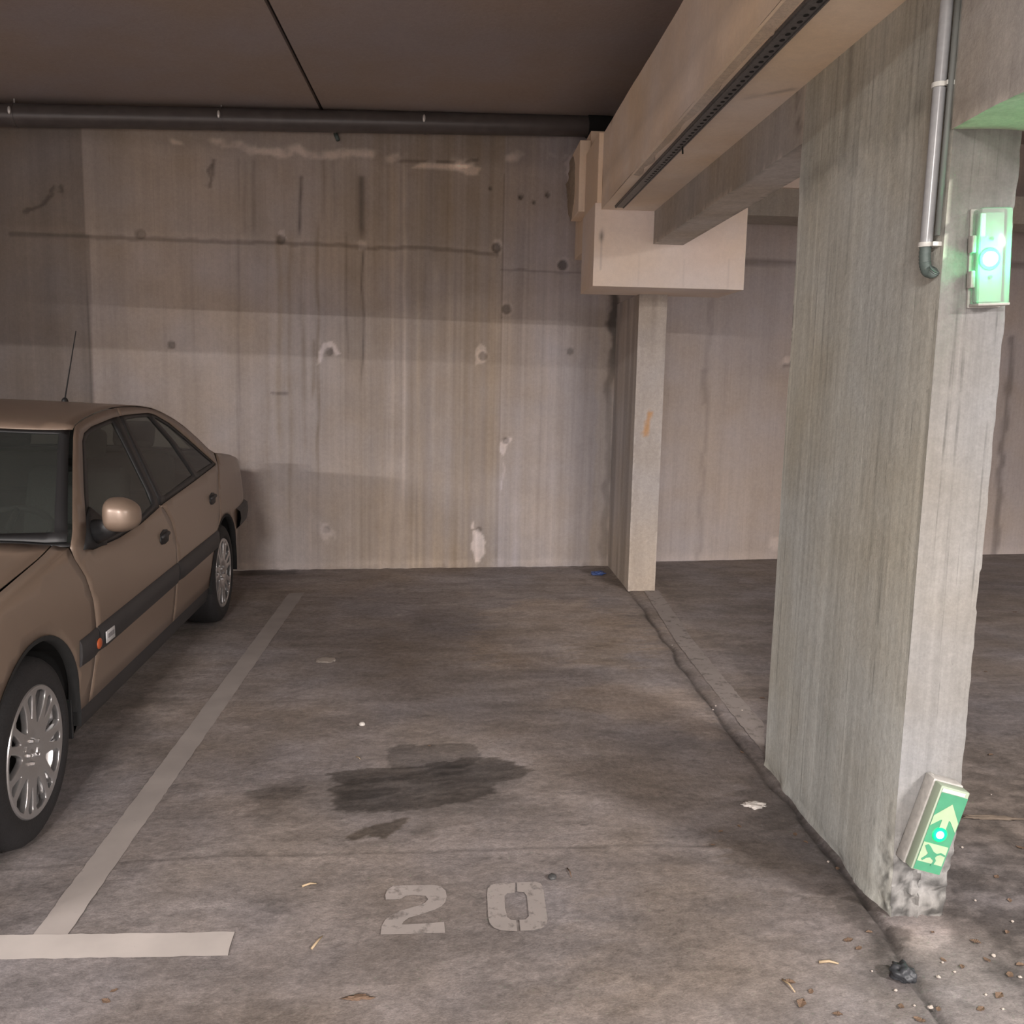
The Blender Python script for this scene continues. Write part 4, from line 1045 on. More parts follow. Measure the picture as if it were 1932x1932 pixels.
for mir in (False, True):
    S = lambda u, z, d=0.0, m=mir: C3(u, vside(u, z) + d, z, m)
    outw = Vector((1, 0, 0)) if not mir else Vector((-1, 0, 0))
    st = .045 if not mir else .09
    panel('fender', sheet(fender, [], st, S), M_paint, CARR, outward=outw)
    fd = panel('door', sheet(front_door, door_holes['f'], st, S), M_paint, CARR, outward=outw)
    rd = panel('door', sheet(rear_door, door_holes['r'], st, S), M_paint, CARR, outward=outw)
    panel('rear_quarter', sheet(quarter, [], st, S), M_paint, CARR, outward=outw)
    # black window surrounds and panes
    In = lambda u, z, d=.004, m=mir: C3(u, vside(u, z) + d, z, m)
    panel('window_frame', sheet(DF, [glassF], .05, In), M_rubber, fd, outward=outw, thick=.012)
    panel('window_frame', sheet(DR, [glassR, glassQ], .05, In), M_rubber, rd, outward=outw, thick=.012)
    Gl = lambda u, z, m=mir: C3(u, vside(u, z) + .009, z, m)
    panel('window_pane', sheet(glassF, [], .08, Gl), M_glass, fd, thick=0, outward=outw)
    panel('window_pane', sheet(glassR, [], .08, Gl), M_glass, rd, thick=0, outward=outw)
    panel('window_pane', sheet(glassQ, [], .08, Gl), M_glass, rd, thick=0, outward=outw)
    # rub strips on the doors
    def rub(parent, u0, u1, tilt0=.0):
        pr = [(.478, .0), (.486, -.016), (.52, -.021), (.56, -.018), (.575, -.006), (.578, .0)]
        n = max(2, int((u1 - u0) / .05)); bm = bmesh.new(); rows = []
        for i in range(n + 1):
            u = u0 + (u1 - u0) * i / n; dz = (u - .4) * .017
            e = 1.0 if 0 < i < n else .5
            rows.append([bm.verts.new(C3(u, vside(u, z + dz) + d * e - .001, z + dz, mir)) for z, d in pr])
        for a_, b_ in zip(rows, rows[1:]):
            for k in range(len(pr) - 1): bm.faces.new((a_[k], a_[k + 1], b_[k + 1], b_[k]))
        bm.faces.new(rows[0]); bm.faces.new(rows[-1])
        bmesh.ops.recalc_face_normals(bm, faces=bm.faces)
        return from_bm('rub_strip', bm, M_plast, parent, angle=50)
    rf = rub(fd, .545, 1.69); rub(rd, 1.705, 2.60)
    fs = rub(CARR, .36, .535)
    # indicator and badge on the strip
    bm = bmesh.new(); bmesh.ops.create_uvsphere(bm, u_segments=16, v_segments=8, radius=1, matrix=Matrix.Translation(C3(.505, vside(.5, .525) - .021, .526, mir)) @ Matrix.Diagonal((.006, .027, .021, 1)))
    from_bm('side_indicator', bm, M_orange, fs, smooth=True)
    bm = bmesh.new(); p0 = C3(.575, vside(.6, .53) - .0225, .531, mir); p1 = C3(.665, vside(.6, .53) - .0225, .531, mir)
    box_bm(bm, min(p0.x, p1.x) - .002, max(p0.x, p1.x) + .002, .575, .672, .506, .552, .0015)
    bg = from_bm('badge', bm, M_badge, rf, angle=40)
    bm = bmesh.new(); xx = p0.x + (.0022 if not mir else -.0022)
    for k in range(7): box_bm(bm, xx - .0005, xx + .0005, .592 + k * .0105, .598 + k * .0105, .522, .540)
    from_bm('badge_letters', bm, M_badge_t, bg)
    # handles
    for par, uc, zc_ in ((fd, 1.50, .765), (rd, 2.535, .815)):
        hp = [(uc - .075, zc_ - .012), (uc - .055, zc_ + .022), (uc, zc_ + .034), (uc + .06, zc_ + .026), (uc + .078, zc_ - .004), (uc + .06, zc_ - .030), (uc, zc_ - .036), (uc - .055, zc_ - .030)]
        hb = panel('handle', sheet(hp, [], .03, lambda u, z, m=mir: C3(u, vside(u, z) - .003, z, m)), M_rubber, par, thick=.004, outward=outw)
        bm = bmesh.new(); tube_bm(bm, [C3(uc - .06, vside(uc, zc_) - .006, zc_ + .004, mir), C3(uc - .03, vside(uc, zc_) - .011, zc_ + .010, mir), C3(uc + .035, vside(uc, zc_) - .011, zc_ + .012, mir), C3(uc + .066, vside(uc, zc_) - .006, zc_ + .008, mir)], [.008, .011, .011, .008], 10)
        from_bm('handle_grip', bm, M_plast, hb, smooth=True)
    # sill
    bm = bmesh.new(); rows = []
    for i in range(30):
        u = .39 + (2.45 - .39) * i / 29
        rows.append([bm.verts.new(C3(u, vv, z, mir)) for z, vv in ((.302, vside(u, .30) + .004), (.26, .030), (.215, .045), (.19, .085), (.19, .3))])
    for a_, b_ in zip(rows, rows[1:]):
        for k in range(4): bm.faces.new((a_[k], a_[k + 1], b_[k + 1], b_[k]))
    bmesh.ops.recalc_face_normals(bm, faces=bm.faces); from_bm('sill', bm, M_plast, CARR, smooth=True)
    # wheel arch liners
    for (cu, cz, r), nm in ((ARF, 'wheel_arch_liner'), (ARR, 'wheel_arch_liner')):
        bm = bmesh.new(); rows = []
        for d in (.006, .30):
            rows.append([bm.verts.new(C3(cu + (r - .001) * math.cos(t), vside(cu, .5) + d, cz + (r - .001) * math.sin(t), mir)) for t in np.linspace(-.15, math.pi + .15, 30)])
        for k in range(29): bm.faces.new((rows[0][k], rows[0][k + 1], rows[1][k + 1], rows[1][k]))
        bm.faces.new([rows[1][k] for k in range(30)])
        from_bm(nm, bm, M_under, CARR)
        # dark arch lip
        bm = bmesh.new(); rows = []
        for t in np.linspace(.0, math.pi, 30):
            uu = cu + math.cos(t); 
            rows.append([bm.verts.new(C3(cu + rr2 * math.cos(t), vside(cu + rr2 * math.cos(t), min(.9, cz + rr2 * math.sin(t))) + dd, cz + rr2 * math.sin(t), mir)) for rr2, dd in ((r + .004, -.002), (r - .012, .0), (r - .014, .03))])
        for a_, b_ in zip(rows, rows[1:]):
            for k in range(2): bm.faces.new((a_[k], a_[k + 1], b_[k + 1], b_[k]))
        from_bm('wheel_arch_lip', bm, M_under, CARR, smooth=True)
    bm = bmesh.new(); x0_, x1_ = (-.19, -.035) if not mir else (-2 * HW + .035, -2 * HW + .19)
    box_bm(bm, x0_, x1_, .352, .366, .21, .36, .003); from_bm('mud_flap', bm, M_rubber, CARR)
    # mirror
    par = fd
    bm = bmesh.new(); bmesh.ops.create_icosphere(bm, subdivisions=4, radius=1)
    for v in bm.verts:
        x, y, z = v.co                      # x outward, y fore(-)/aft, z up
        k = abs(x) ** 2.2 * .0
        sx = math.copysign(abs(x) ** (.55 if x < 0 else .9), x); sz = math.copysign(abs(z) ** .65, z)
        yy_ = y if y < 0 else y * .30
        ht = .066 * (1.0 - .16 * (sx < 0) * 0 - .18 * max(0, sx))
        v.co = Vector((.098 + sx * .068, .585 + yy_ * .085 , 1.008 + sz * ht + sx * -.002))
    for v in bm.verts:
        if mir: v.co.x = -2 * HW - v.co.x
    mh = from_bm('mirror_housing', bm, M_paint, par, smooth=True)
    bm = bmesh.new(); bmesh.ops.create_uvsphere(bm, u_segments=20, v_segments=10, radius=1, matrix=Matrix.Translation((.098 if not mir else -2 * HW - .098, .606, 1.008)) @ Matrix.Diagonal((.052, .005, .046, 1)))
    from_bm('mirror_glass', bm, M_frit, mh, smooth=True)
    sgn = 1 if not mir else -1
    def mx_(x, y, z): return Vector((x if not mir else -2 * HW - x, y, z))
    bm = bmesh.new(); tube_bm(bm, [mx_(-.03, .66, .928), mx_(.005, .64, .938), mx_(.035, .61, .952), mx_(.06, .595, .972)], [.048, .042, .036, .030], 16)
    from_bm('mirror_foot', bm, M_rubber, mh, smooth=True)
    tri = [(.50, .885), (.745, .862), (.765, .905), (.78, .96), (.70, 1.02), (.62, .99)]
    panel('mirror_base', sheet(tri, [], .05, lambda u, z, m=mir: C3(u, vside(u, z) - .001, z, m)), M_rubber, mh, thick=.008, outward=outw)

# top panels
up_ = Vector((0, 0, 1))
W2 = 2 * HW
def edge_pts(f, n=12, t0=0.0, t1=W2): return [(f(t0 + (t1 - t0) * i / n), t0 + (t1 - t0) * i / n) for i in range(n + 1)]
def bowf(T_): t = min(T_, W2 - T_) / HW; return 1 - (1 - t) ** 1.35
wb = lambda T_: .40 - .15 * bowf(T_)          # screen base
wt = lambda T_: .885 - .125 * bowf(T_)         # screen top
rt_ = lambda T_: 2.14 + .05 * bowf(T_)        # rear glass top
rb = lambda T_: 2.86 + .05 * bowf(T_)         # rear glass base
TI = .06
def scuttle(T_): return wb(T_) - .02
bon = edge_pts(lambda T_: scuttle(T_), 14, TI, W2 - TI) + [(-.86, W2 - TI - .02), (-.93, W2 - .5), (-.95, HW), (-.93, .5), (-.86, TI + .02)]
panel('bonnet', sheet(bon, [], .06, lambda a, b: top(a, b)), M_paint, CARR, outward=up_)
for T0, T1 in ((0.0, TI - .006), (W2 - TI + .006, W2)):
    pl = [(.37, T0), (.37, T1), (.0, T1), (-.5, T1), (-.86, T1), (-.9, T0), (-.5, T0)]
    panel('fender_top', sheet(pl, [], .05, lambda a, b: top(a, b)), M_paint, CARR, outward=up_)
scp = edge_pts(lambda T_: scuttle(T_) + .006, 14, .0, W2) + edge_pts(wb, 14, 0.0, W2)[::-1]
panel('scuttle_panel', sheet(scp, [], .04, lambda a, b: top(a, b) - Vector((0, 0, .004))), M_rubber, CARR, outward=up_)
ws_out = edge_pts(wb, 16, .012, W2 - .012) + edge_pts(wt, 16, .012, W2 - .012)[::-1]
gl = .060
ws_in = [(wb(T_) + .035, T_) for T_ in np.linspace(gl, W2 - gl, 15)] + [(wt(T_) - .018, T_) for T_ in np.linspace(W2 - gl, gl, 15)]
panel('windscreen_frame', sheet(ws_out, [ws_in], .04, lambda a, b: top(a, b)), M_frit, CARR, outward=up_, thick=.006)
panel('windscreen', sheet(ws_in, [], .07, lambda a, b: top(a, b) - Vector((0, 0, .004))), M_glass, CARR, thick=0, outward=up_)
roof = edge_pts(lambda T_: wt(T_) + .006, 16, 0, W2) + edge_pts(lambda T_: rt_(T_) - .004, 16, 0, W2)[::-1]
rf_o = panel('roof', sheet(roof, [], .05, lambda a, b: top(a, b)), M_paint, CARR, outward=up_)
for T0, T1 in ((0, .075), (W2 - .075, W2)):
    cp = [(rt_(T0), T0), (rt_(T1), T1), (2.5, T1), (rb(T1), T1), (rb(T0), T0), (2.5, T0)]
    if T0 > 1: cp = cp
    panel('rear_pillar', sheet(cp, [], .05, lambda a, b: top(a, b)), M_paint, CARR, outward=up_)
rgo = edge_pts(lambda T_: rt_(T_), 14, .078, W2 - .078) + edge_pts(rb, 14, .078, W2 - .078)[::-1]
rgi = [(rt_(T_) + .03, T_) for T_ in np.linspace(.12, W2 - .12, 13)] + [(rb(T_) - .04, T_) for T_ in np.linspace(W2 - .12, .12, 13)]
tg = panel('tailgate', sheet(edge_pts(lambda T_: rb(T_) + .006, 14, 0, W2) + edge_pts(lambda T_: 3.865, 10, 0, W2)[::-1], [], .06, lambda a, b: top(a, b)), M_paint, CARR, outward=up_)
panel('rear_window_frame', sheet(rgo, [rgi], .05, lambda a, b: top(a, b)), M_frit, tg, outward=up_, thick=.006)
panel('rear_window', sheet(rgi, [], .08, lambda a, b: top(a, b) - Vector((0, 0, .004))), M_glass, tg, thick=0, outward=up_)
# roof details: two small roof rack caps and the aerial
ap = top(1.92, .50)
bm = bmesh.new(); bmesh.ops.create_uvsphere(bm, u_segments=14, v_segments=8, radius=1, matrix=Matrix.Translation(ap) @ Matrix.Diagonal((.016, .022, .022, 1)))
ab = from_bm('aerial_base', bm, M_rubber, CARR, smooth=True)
bm = bmesh.new(); tube_bm(bm, [ap + Vector((0, 0, .01)), ap + Vector((.012, .16, .36))], [.004, .0025], 8); from_bm('aerial_rod', bm, M_rubber, ab)
# front and rear ends
def wrap(name, path, prof, mat, parent=CARR, sub=1):
    """path: list of (u, v) left half incl. centre; prof: list of (z, out) ; out>0 grows outward"""
    full = path + [(u, 2 * HW - v) for u, v in path[::-1][1:]]
    bm = bmesh.new(); rows = []
    n = len(full)
    for i, (u, v) in enumerate(full):
        a, b = full[max(0, i - 1)], full[min(n - 1, i + 1)]
        d = Vector((b[0] - a[0], b[1] - a[1])).normalized(); nn = Vector((d.y, -d.x))
        cen = Vector((1.4 - u, HW - v))
        if nn.dot(cen) > 0: nn = -nn
        rows.append([bm.verts.new(C3(u + nn.x * o_, v + nn.y * o_, z)) for z, o_ in prof])
    for a, b in zip(rows, rows[1:]):
        for k in range(len(prof) - 1): bm.faces.new((a[k], a[k + 1], b[k + 1], b[k]))
    bmesh.ops.recalc_face_normals(bm, faces=bm.faces)
    return from_bm(name, bm, mat, parent, angle=45)
fpath = [(-.385, .0), (-.50, .015), (-.62, .038), (-.74, .09), (-.84, .18), (-.91, .32), (-.955, .55), (-.97, .89)]
wrap('front_bumper', fpath, [(.20, -.06), (.22, .0), (.30, .018), (.42, .022), (.48, .025), (.55, .022), (.56, -.02)], M_plast)
wrap('nose_panel', [(-.74, .09), (-.84, .18), (-.91, .32), (-.955, .55), (-.97, .89)], [(.55, -.03), (.60, -.02), (.66, -.035), (.70, -.06)], M_paint)
rpath = [(3.17, .004), (3.3, .008), (3.5, .022), (3.66, .05), (3.76, .11), (3.82, .22), (3.86, .42), (3.87, .89)]
wrap('rear_bumper', rpath, [(.30, -.16), (.34, -.11), (.42, -.08), (.50, -.04), (.53, .0)], M_plast)
wrap('rear_bumper_strip', rpath, [(.53, .0), (.55, .02), (.60, .03), (.645, .026), (.665, .0)], M_plast)
wrap('tail_panel', [(3.72, .08), (3.76, .11), (3.82, .22), (3.86, .42), (3.87, .89)], [(.66, -.005), (.75, -.005), (.86, -.012), (.93, -.04)], M_paint)
for mir in (False, True):
    bm = bmesh.new(); rows = []
    for u, v in ((3.785, .15), (3.82, .22), (3.845, .34), (3.86, .45)):
        rows.append([bm.verts.new(C3(u + .006, v - .004, z, mir)) for z in (.70, .86)])
    for a, b in zip(rows, rows[1:]): bm.faces.new((a[0], a[1], b[1], b[0]))
    o = from_bm('tail_light', bm, M_red, CARR); s = o.modifiers.new('s', 'SOLIDIFY'); s.thickness = .01; s.offset = 0
    bm = bmesh.new(); rows = []
    for u, v in ((-.80, .135), (-.86, .20), (-.915, .33), (-.95, .5), (-.958, .6)):
        rows.append([bm.verts.new(C3(u - .012, v, z, mir)) for z in (.575, .665)])
    for a, b in zip(rows, rows[1:]): bm.faces.new((a[0], a[1], b[1], b[0]))
    o = from_bm('headlight', bm, M_lens, CARR); s = o.modifiers.new('s', 'SOLIDIFY'); s.thickness = .02; s.offset = 0
bm = bmesh.new(); box_bm(bm, -HW - .26, -HW + .26, -1.0, -.96, .575, .665, .004); from_bm('grille', bm, M_rubber, CARR)
# underbody, cabin
bm = bmesh.new()
box_bm(bm, -2 * HW + .10, -.10, .40, 2.42, .20, .30); box_bm(bm, -2 * HW + .36, -.36, -.80, 3.50, .24, .50)
from_bm('underbody', bm, M_under, CARR)
bm = bmesh.new(); box_bm(bm, -2 * HW + .10, -.10, .40, .62, .28, .84, .02); box_bm(bm, -2 * HW + .16, -.16, .42, .84, .66, .87, .05)
from_bm('dashboard', bm, M_dash, CARR)
bm = bmesh.new(); box_bm(bm, -2 * HW + .2, -.2, 2.45, 3.45, .5, .86, .04); from_bm('parcel_shelf', bm, M_dash, CARR)
bm = bmesh.new(); bmesh.ops.create_circle(bm, segments=8, radius=.001)
bm.free(); bm = bmesh.new()
cw = Vector((-.52, .98, .86)); ax = Vector((0, .45, -.9)).normalized()
uu = Vector((1, 0, 0)); vv = ax.cross(uu)
pts = [cw + (uu * math.cos(t) + vv * math.sin(t)) * .19 for t in np.linspace(0, 2 * math.pi, 41)]
tube_bm(bm, pts, .015, 10, caps=False)
for t in (0.2, 2.94, 4.7): tube_bm(bm, [cw - ax * -.02, cw + (uu * math.cos(t) + vv * math.sin(t)) * .19], .014, 8)
tube_bm(bm, [cw - ax * -.0, cw + Vector((0, -.30, -.12))], .035, 10)
from_bm('steering_wheel', bm, M_dash, CARR, smooth=True)
def seat(x0, x1, y, back):
    s = bmesh.new(); box_bm(s, x0, x1, y, y + .50, .36, .52, .05); q = from_bm('seat', s, M_cloth, CARR, angle=60)
    s = bmesh.new(); box_bm(s, x0, x1, -.07, .07, 0, .58, .05, M=Matrix.Translation((0, y + .50, .50)) @ Matrix.Rotation(math.radians(-18), 4, 'X')); from_bm('seat_back', s, M_cloth, q, angle=60)
    for xx in ([(x0 + x1) / 2] if x1 - x0 < .8 else [x0 + .25, x1 - .25]):
        s = bmesh.new(); box_bm(s, xx - .12, xx + .12, -.045, .045, .62, .78, .035, M=Matrix.Translation((0, y + .50, .50)) @ Matrix.Rotation(math.radians(-18), 4, 'X')); from_bm('headrest', s, M_cloth, q, angle=60)
seat(-.80, -.30, 1.30, 0); seat(-1.48, -.98, 1.30, 0); seat(-1.50, -.28, 2.10, 0)

# ---- wheels
def lathe(bm, prof, n=72, mat=0):
    rows = []
    for i in range(n):
        a = 2 * math.pi * i / n
        rows.append([bm.verts.new((d, r * math.cos(a), r * math.sin(a))) for r, d in prof])
    for i in range(n):
        a, b = rows[i], rows[(i + 1) % n]
        for k in range(len(prof) - 1): bm.faces.new((a[k], a[k + 1], b[k + 1], b[k]))
    return bm
def polar(r, a): return (r * math.cos(a), r * math.sin(a))
RR = .213
def rim_z(a, b):
    r = math.hypot(a, b)
    if r > RR: r = RR
    z = .004 + .010 * math.sin(min(1, r / .16) * math.pi * .5) - .018 * max(0, 1 - r / .075) ** 1.5
    if r > .19: z += .004 * (r - .19) / .02
    z -= .012
    return Vector((z, a, b))
big, small = [], []
for k in range(7):
    a0 = 2 * math.pi * (k + .5) / 7 + math.pi / 2
    hb = []
    for (r, da) in ((.096, -.06), (.094, 0), (.096, .06), (.120, .15), (.150, .20), (.184, .215), (.197, .17), (.199, 0), (.197, -.17), (.184, -.215), (.150, -.20), (.120, -.15)):
        hb.append(polar(r, a0 + da))
    big.append(hb)
    a1 = 2 * math.pi * k / 7 + math.pi / 2
    hs = [polar(r, a1 + da) for r, da in ((.118, -.02), (.115, 0), (.118, .02), (.150, .07), (.184, .095), (.195, .06), (.197, 0), (.195, -.06), (.184, -.095), (.150, -.07))]
    small.append(hs)
circ = [polar(RR, t) for t in np.linspace(0, 2 * math.pi, 97)[:-1]]
bm_rim = sheet(circ, big + small, .016, lambda a, b: rim_z(a, b))
bmesh.ops.recalc_face_normals(bm_rim, faces=bm_rim.faces)
if sum((f.normal.x * f.calc_area() for f in bm_rim.faces)) < 0:
    for f in bm_rim.faces: f.normal_flip()
# dish the spokes: raise their middles between the holes
me_rim = bpy.data.meshes.new('wheel_rim'); bm_rim.to_mesh(me_rim); bm_rim.free()
def make_wheel():
    root = empty('wheel'); 
    bm = lathe(bmesh.new(), [(.214, -.03), (.216, .0), (.225, .006), (.245, .010), (.270, .006), (.290, -.006), (.302, -.022), (.308, -.045), (.310, -.10), (.308, -.165), (.300, -.185), (.270, -.20), (.22, -.19)])
    for k in range(4): pass
    ty = from_bm('tyre', bm, M_tyre, root, angle=50)
    o = bpy.data.objects.new('wheel_trim', me_rim); COL.objects.link(o); o.parent = root
    if not me_rim.materials: me_rim.materials.append(M_silver)
    me_rim.polygons.foreach_set('use_smooth', [True] * len(me_rim.polygons))
    s = o.modifiers.new('s', 'SOLIDIFY'); s.thickness = .022; s.offset = -1
    b = o.modifiers.new('b', 'BEVEL'); b.width = .006; b.segments = 3; b.limit_method = 'ANGLE'; b.angle_limit = math.radians(50)
    bm = lathe(bmesh.new(), [(.2135, .004), (.2165, .0), (.2135, -.012), (.205, -.02), (.19, -.05), (.188, -.16)])
    from_bm('rim_barrel', bm, M_silver, root, angle=40)
    bm = lathe(bmesh.new(), [(.0, -.075), (.125, -.075), (.13, -.08), (.13, -.10), (.0, -.10)], 40); from_bm('brake_disc', bm, M_under, root, angle=30)
    for k in range(5):
        a = 2 * math.pi * k / 5 + .5
        bm = bmesh.new(); tube_bm(bm, [(-.012, .040 * math.cos(a), .040 * math.sin(a)), (.003, .040 * math.cos(a), .040 * math.sin(a))], [.0095, .0075], 6)
        from_bm('wheel_nut', bm, M_silver, root, angle=30)
    bm = bmesh.new()
    q = [(0, .014), (.008, 0), (0, -.014), (-.008, 0)]; q2 = [(0, .008), (.0045, 0), (0, -.008), (-.0045, 0)]
    o1 = [bm.verts.new((.004, a, b)) for a, b in q]; o2 = [bm.verts.new((.004, a, b)) for a, b in q2]
    for i in range(4): bm.faces.new((o1[i], o1[(i + 1) % 4], o2[(i + 1) % 4], o2[i]))
    e = from_bm('emblem', bm, M_chrome, root); s = e.modifiers.new('s', 'SOLIDIFY'); s.thickness = .006
    return root
def kids(o): return [c for c in bpy.data.objects if c.parent == o]
w0 = make_wheel()
wheels = [(0, .022, False), (2.82, .022, False), (0, .022, True), (2.82, .022, True)]
# children of the car: wheel (tyre etc. one level deeper)
for i, (u, v, mir) in enumerate(wheels):
    if i == 0: r = w0
    else:
        r = w0.copy(); COL.objects.link(r)
        for c in kids(w0):
            d = c.copy(); COL.objects.link(d); d.parent = r
    r.parent = CARR
    r.location = C3(u, v, .31, mir)
    r.rotation_euler = (0.12 + i * .4, 0, 0 if not mir else math.pi)

# ================================================================== SMALL THINGS ON THE FLOOR
M_leaf = principled('dry brown leaf', (.135, .085, .055), .8); M_twig = principled('pale straw', (.36, .27, .17), .7)
M_stone = principled('pale grit', (.38, .33, .29), .8); M_scrap = principled('dirty white plastic', (.58, .54, .50), .5)
M_blue = principled('blue plastic film', (.06, .10, .26), .4); M_black = principled('black crumpled rubber', (.03, .032, .036), .5)
def crumple(name, px, py, sx, sy, sz, mat, label, cat, rz=0, seed=1, flat_=1.0, amp=.5, lift=.6):
    p = at(px, py, Z=0); bm = bmesh.new(); bmesh.ops.create_icosphere(bm, subdivisions=4, radius=1)
    for v in bm.verts:
        n = fbm(np.array([v.co.x * 2.5 + seed * 7]), np.array([v.co.y * 2.5]), np.array([v.co.z * 2.5]), seed=seed)[0] - .5
        k = 1 + n * amp * 2
        v.co = Vector((v.co.x * sx * k, v.co.y * sy * k, max(v.co.z * sz * k, -sz * lift) + sz * lift))
    o = from_bm(name, bm, mat, smooth=True); o.location = (p[0], p[1], .001); o.rotation_euler = (0, 0, rz)
    return tag(o, label, cat)
crumple('rubber_scrap', 1702, 1846, .029, .033, .024, M_black, 'crumpled black rubber scrap lying in the floor joint below the pillar', 'scrap', .4, 3)
crumple('plastic_scrap', 1422, 1522, .040, .022, .010, M_scrap, 'flattened dirty white plastic scrap on the floor near the thin wall', 'scrap', -.2, 5, amp=.8)
crumple('plastic_film', 1128, 1084, .055, .04, .018, M_blue, 'crumpled blue plastic film in the corner by the fin wall', 'scrap', .3, 8, amp=.7)
crumple('bottle_cap', 683, 1369, .014, .014, .010, M_scrap, 'small round white cap lying in the middle of the bay floor', 'cap', 0, 2, amp=.05)
crumple('flat_paper', 615, 1246, .055, .05, .002, M_stone, 'pale flat paper scrap on the floor near the bay line', 'scrap', .1, 12, amp=.5)
crumple('pebble', 1042, 1657, .013, .016, .007, principled('dark pebble', (.06, .06, .06), .6), 'small dark round pebble just above the painted number 0', 'pebble', 0, 4, amp=.1)
crumple('leaf_clump', 675, 1885, .030, .008, .005, M_leaf, 'small clump of brown leaf crumbs on the floor below the painted number 2', 'leaf litter', .05, 14, amp=.9)
crumple('leaf_clump', 1872, 1545, .09, .014, .006, principled('dry mud', (.13, .10, .075), .9), 'ridge of brown dirt and leaves on the floor right of the pillar', 'leaf litter', -.12, 15, amp=.9)
def twig(px, py, px2, py2, r, mat, label, group=None, name='twig'):
    a, b = at(px, py, Z=r), at(px2, py2, Z=r); m = (a + b) / 2 + np.array([.002, .003, .002])
    o0 = Vector(m); bm = bmesh.new(); tube_bm(bm, [Vector(a) - o0, Vector((0, 0, .001)), Vector(b) - o0], [r, r * .9, r * .5], 7)
    o = from_bm(name, bm, mat, smooth=True); o.location = o0; return tag(o, label, 'twig', group)
twig(570, 1672, 597, 1667, .0035, M_twig, 'pale straw piece on the floor above and left of the painted number 2')
twig(588, 1790, 608, 1766, .0035, M_twig, 'pale straw piece on the floor just right of the short white cross line')
twig(1545, 1815, 1582, 1818, .0040, M_twig, 'pale straw piece on the floor left of the black scrap')
twig(1476, 1848, 1500, 1872, .0028, M_twig, 'thin straw on the floor in front of the thin wall, left of the black scrap')
twig(672, 1428, 680, 1433, .002, M_twig, 'tiny straw on the floor above the oil stain')
twig(1070, 1638, 1078, 1655, .0022, M_leaf, 'short brown twig on the floor right of the painted number 0')
def leaf_mesh(seed):
    rg = random.Random(seed); bm = bmesh.new(); n = 12; L_ = 1.0
    top_, bot = [], []
    for i in range(n + 1):
        t = i / n; wv = math.sin(math.pi * t) ** .8 * .32 * rg.uniform(.8, 1.15)
        zz_ = .10 * math.sin(t * 3 + seed) + .08
        top_.append(bm.verts.new((t - .5, wv, zz_ + .10 * rg.random()))); bot.append(bm.verts.new((t - .5, -wv, zz_ + .10 * rg.random())))
    mid = [bm.verts.new((i / n - .5, 0, .04 + .05 * math.sin(i / n * 4 + seed))) for i in range(n + 1)]
    for i in range(n):
        bm.faces.new((mid[i], mid[i + 1], top_[i + 1], top_[i])); bm.faces.new((bot[i], bot[i + 1], mid[i + 1], mid[i]))
    me = bpy.data.meshes.new('dry_leaf'); bm.to_mesh(me); bm.free(); me.materials.append(M_leaf)
    return me
leaves = [leaf_mesh(s) for s in range(4)]
rg = random.Random(12)
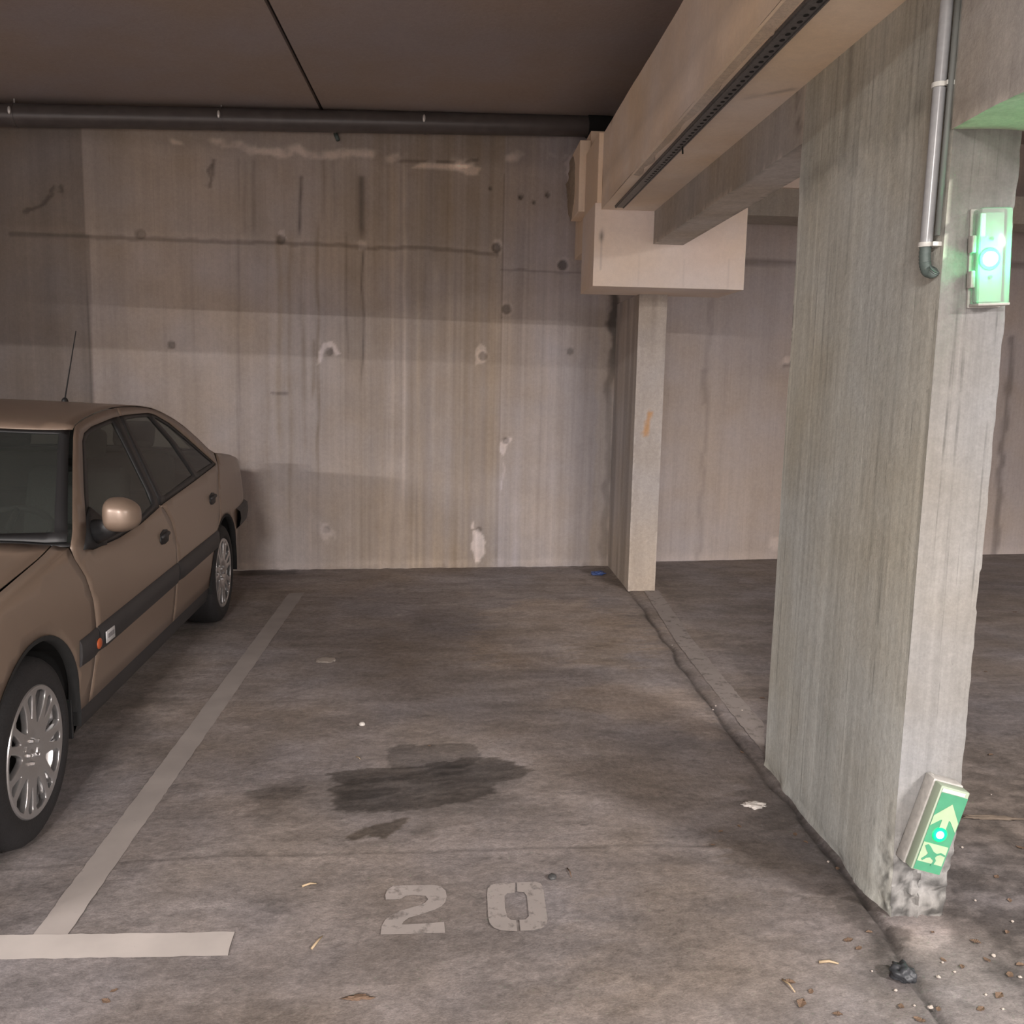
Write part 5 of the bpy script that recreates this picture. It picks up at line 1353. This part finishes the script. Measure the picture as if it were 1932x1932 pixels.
spots = [(1490, 1855, .03), (1512, 1895, .035), (1530, 1872, .02), (1905, 1840, .03), (1925, 1822, .025), (1840, 1778, .03), (1862, 1812, .025), (1780, 1812, .02), (1815, 1825, .02), (1885, 1880, .03), (1850, 1905, .025), (1770, 1905, .02), (1900, 1760, .02), (1580, 1915, .025), (1700, 1900, .025), (1735, 1925, .03),
         (1360, 1570, .02), (1395, 1560, .02), (1345, 1595, .02), (1500, 1575, .025), (1520, 1590, .02), (1438, 1318, .03), (1400, 1420, .02), (1915, 1155, .035), (1870, 1425, .025), (1860, 1268, .02), (1600, 1775, .03), (1620, 1790, .025), (1640, 1760, .02), (395, 1, 0), (200, 1890, .025), (215, 1870, .02), (810, 1408, .015), (1760, 1760, .015), (1925, 1600, .03), (1880, 1655, .025), (1580, 1640, .02), (1905, 1700, .02)]
for i, (px, py, s) in enumerate(spots):
    if not s: continue
    p = at(px, py, Z=0)
    o = bpy.data.objects.new('dry_leaf', leaves[i % 4]); COL.objects.link(o)
    o.location = (p[0], p[1], .0015); o.scale = (s, s, s * .6); o.rotation_euler = (0, 0, rg.uniform(0, 6.28))
    if px > 1700: lb_, g_ = 'small dry brown leaf lying on the floor around and right of the pillar foot', 'dry leaves around the pillar foot'
    elif px > 1300: lb_, g_ = 'small dry brown leaf lying on the floor left of the thin wall', 'dry leaves along the thin wall'
    elif px > 700: lb_, g_ = 'tiny dry leaf on the bay floor above the oil stain', None
    else: lb_, g_ = 'small dry leaf on the floor below the short white cross line', 'dry leaves below the cross line'
    tag(o, lb_, 'leaf', g_)
gm = bpy.data.meshes.new('grit_stone'); bm = bmesh.new(); bmesh.ops.create_icosphere(bm, subdivisions=2, radius=1)
for v in bm.verts: v.co *= rg.uniform(.75, 1.15)
bm.to_mesh(gm); bm.free(); gm.materials.append(M_stone)
for i, (px, py, s) in enumerate([(1801, 1835, .005), (1645, 1833, .004), (1350, 1333, .007), (1345, 1340, .006), (1268, 1218, .005), (1770, 1845, .007), (1778, 1817, .005), (1860, 1878, .005), (1924, 1845, .006), (1725, 1898, .004), (1892, 1905, .005), (1562, 1627, .006), (1400, 1341, .006), (1757, 1899, .004), (1690, 1870, .006), (1755, 1903, .008), (1874, 1805, .008), (1815, 1600, .006), (1840, 1700, .005), (1910, 1740, .006), (1870, 1500, .004)]):
    p = at(px, py, Z=0); o = bpy.data.objects.new('grit_stone', gm); COL.objects.link(o); o.location = (p[0], p[1], s * .5); s *= .75; o.scale = (s, s * 1.2, s * .7); o.rotation_euler = (0, 0, rg.uniform(0, 6))
    if px > 1690: tag(o, 'tiny pale stone chip on the floor around the pillar foot', 'stone', 'stone chips around the pillar foot')
    else: tag(o, 'tiny pale stone chip in or beside the long floor joint', 'stone', 'stone chips along the floor joint')
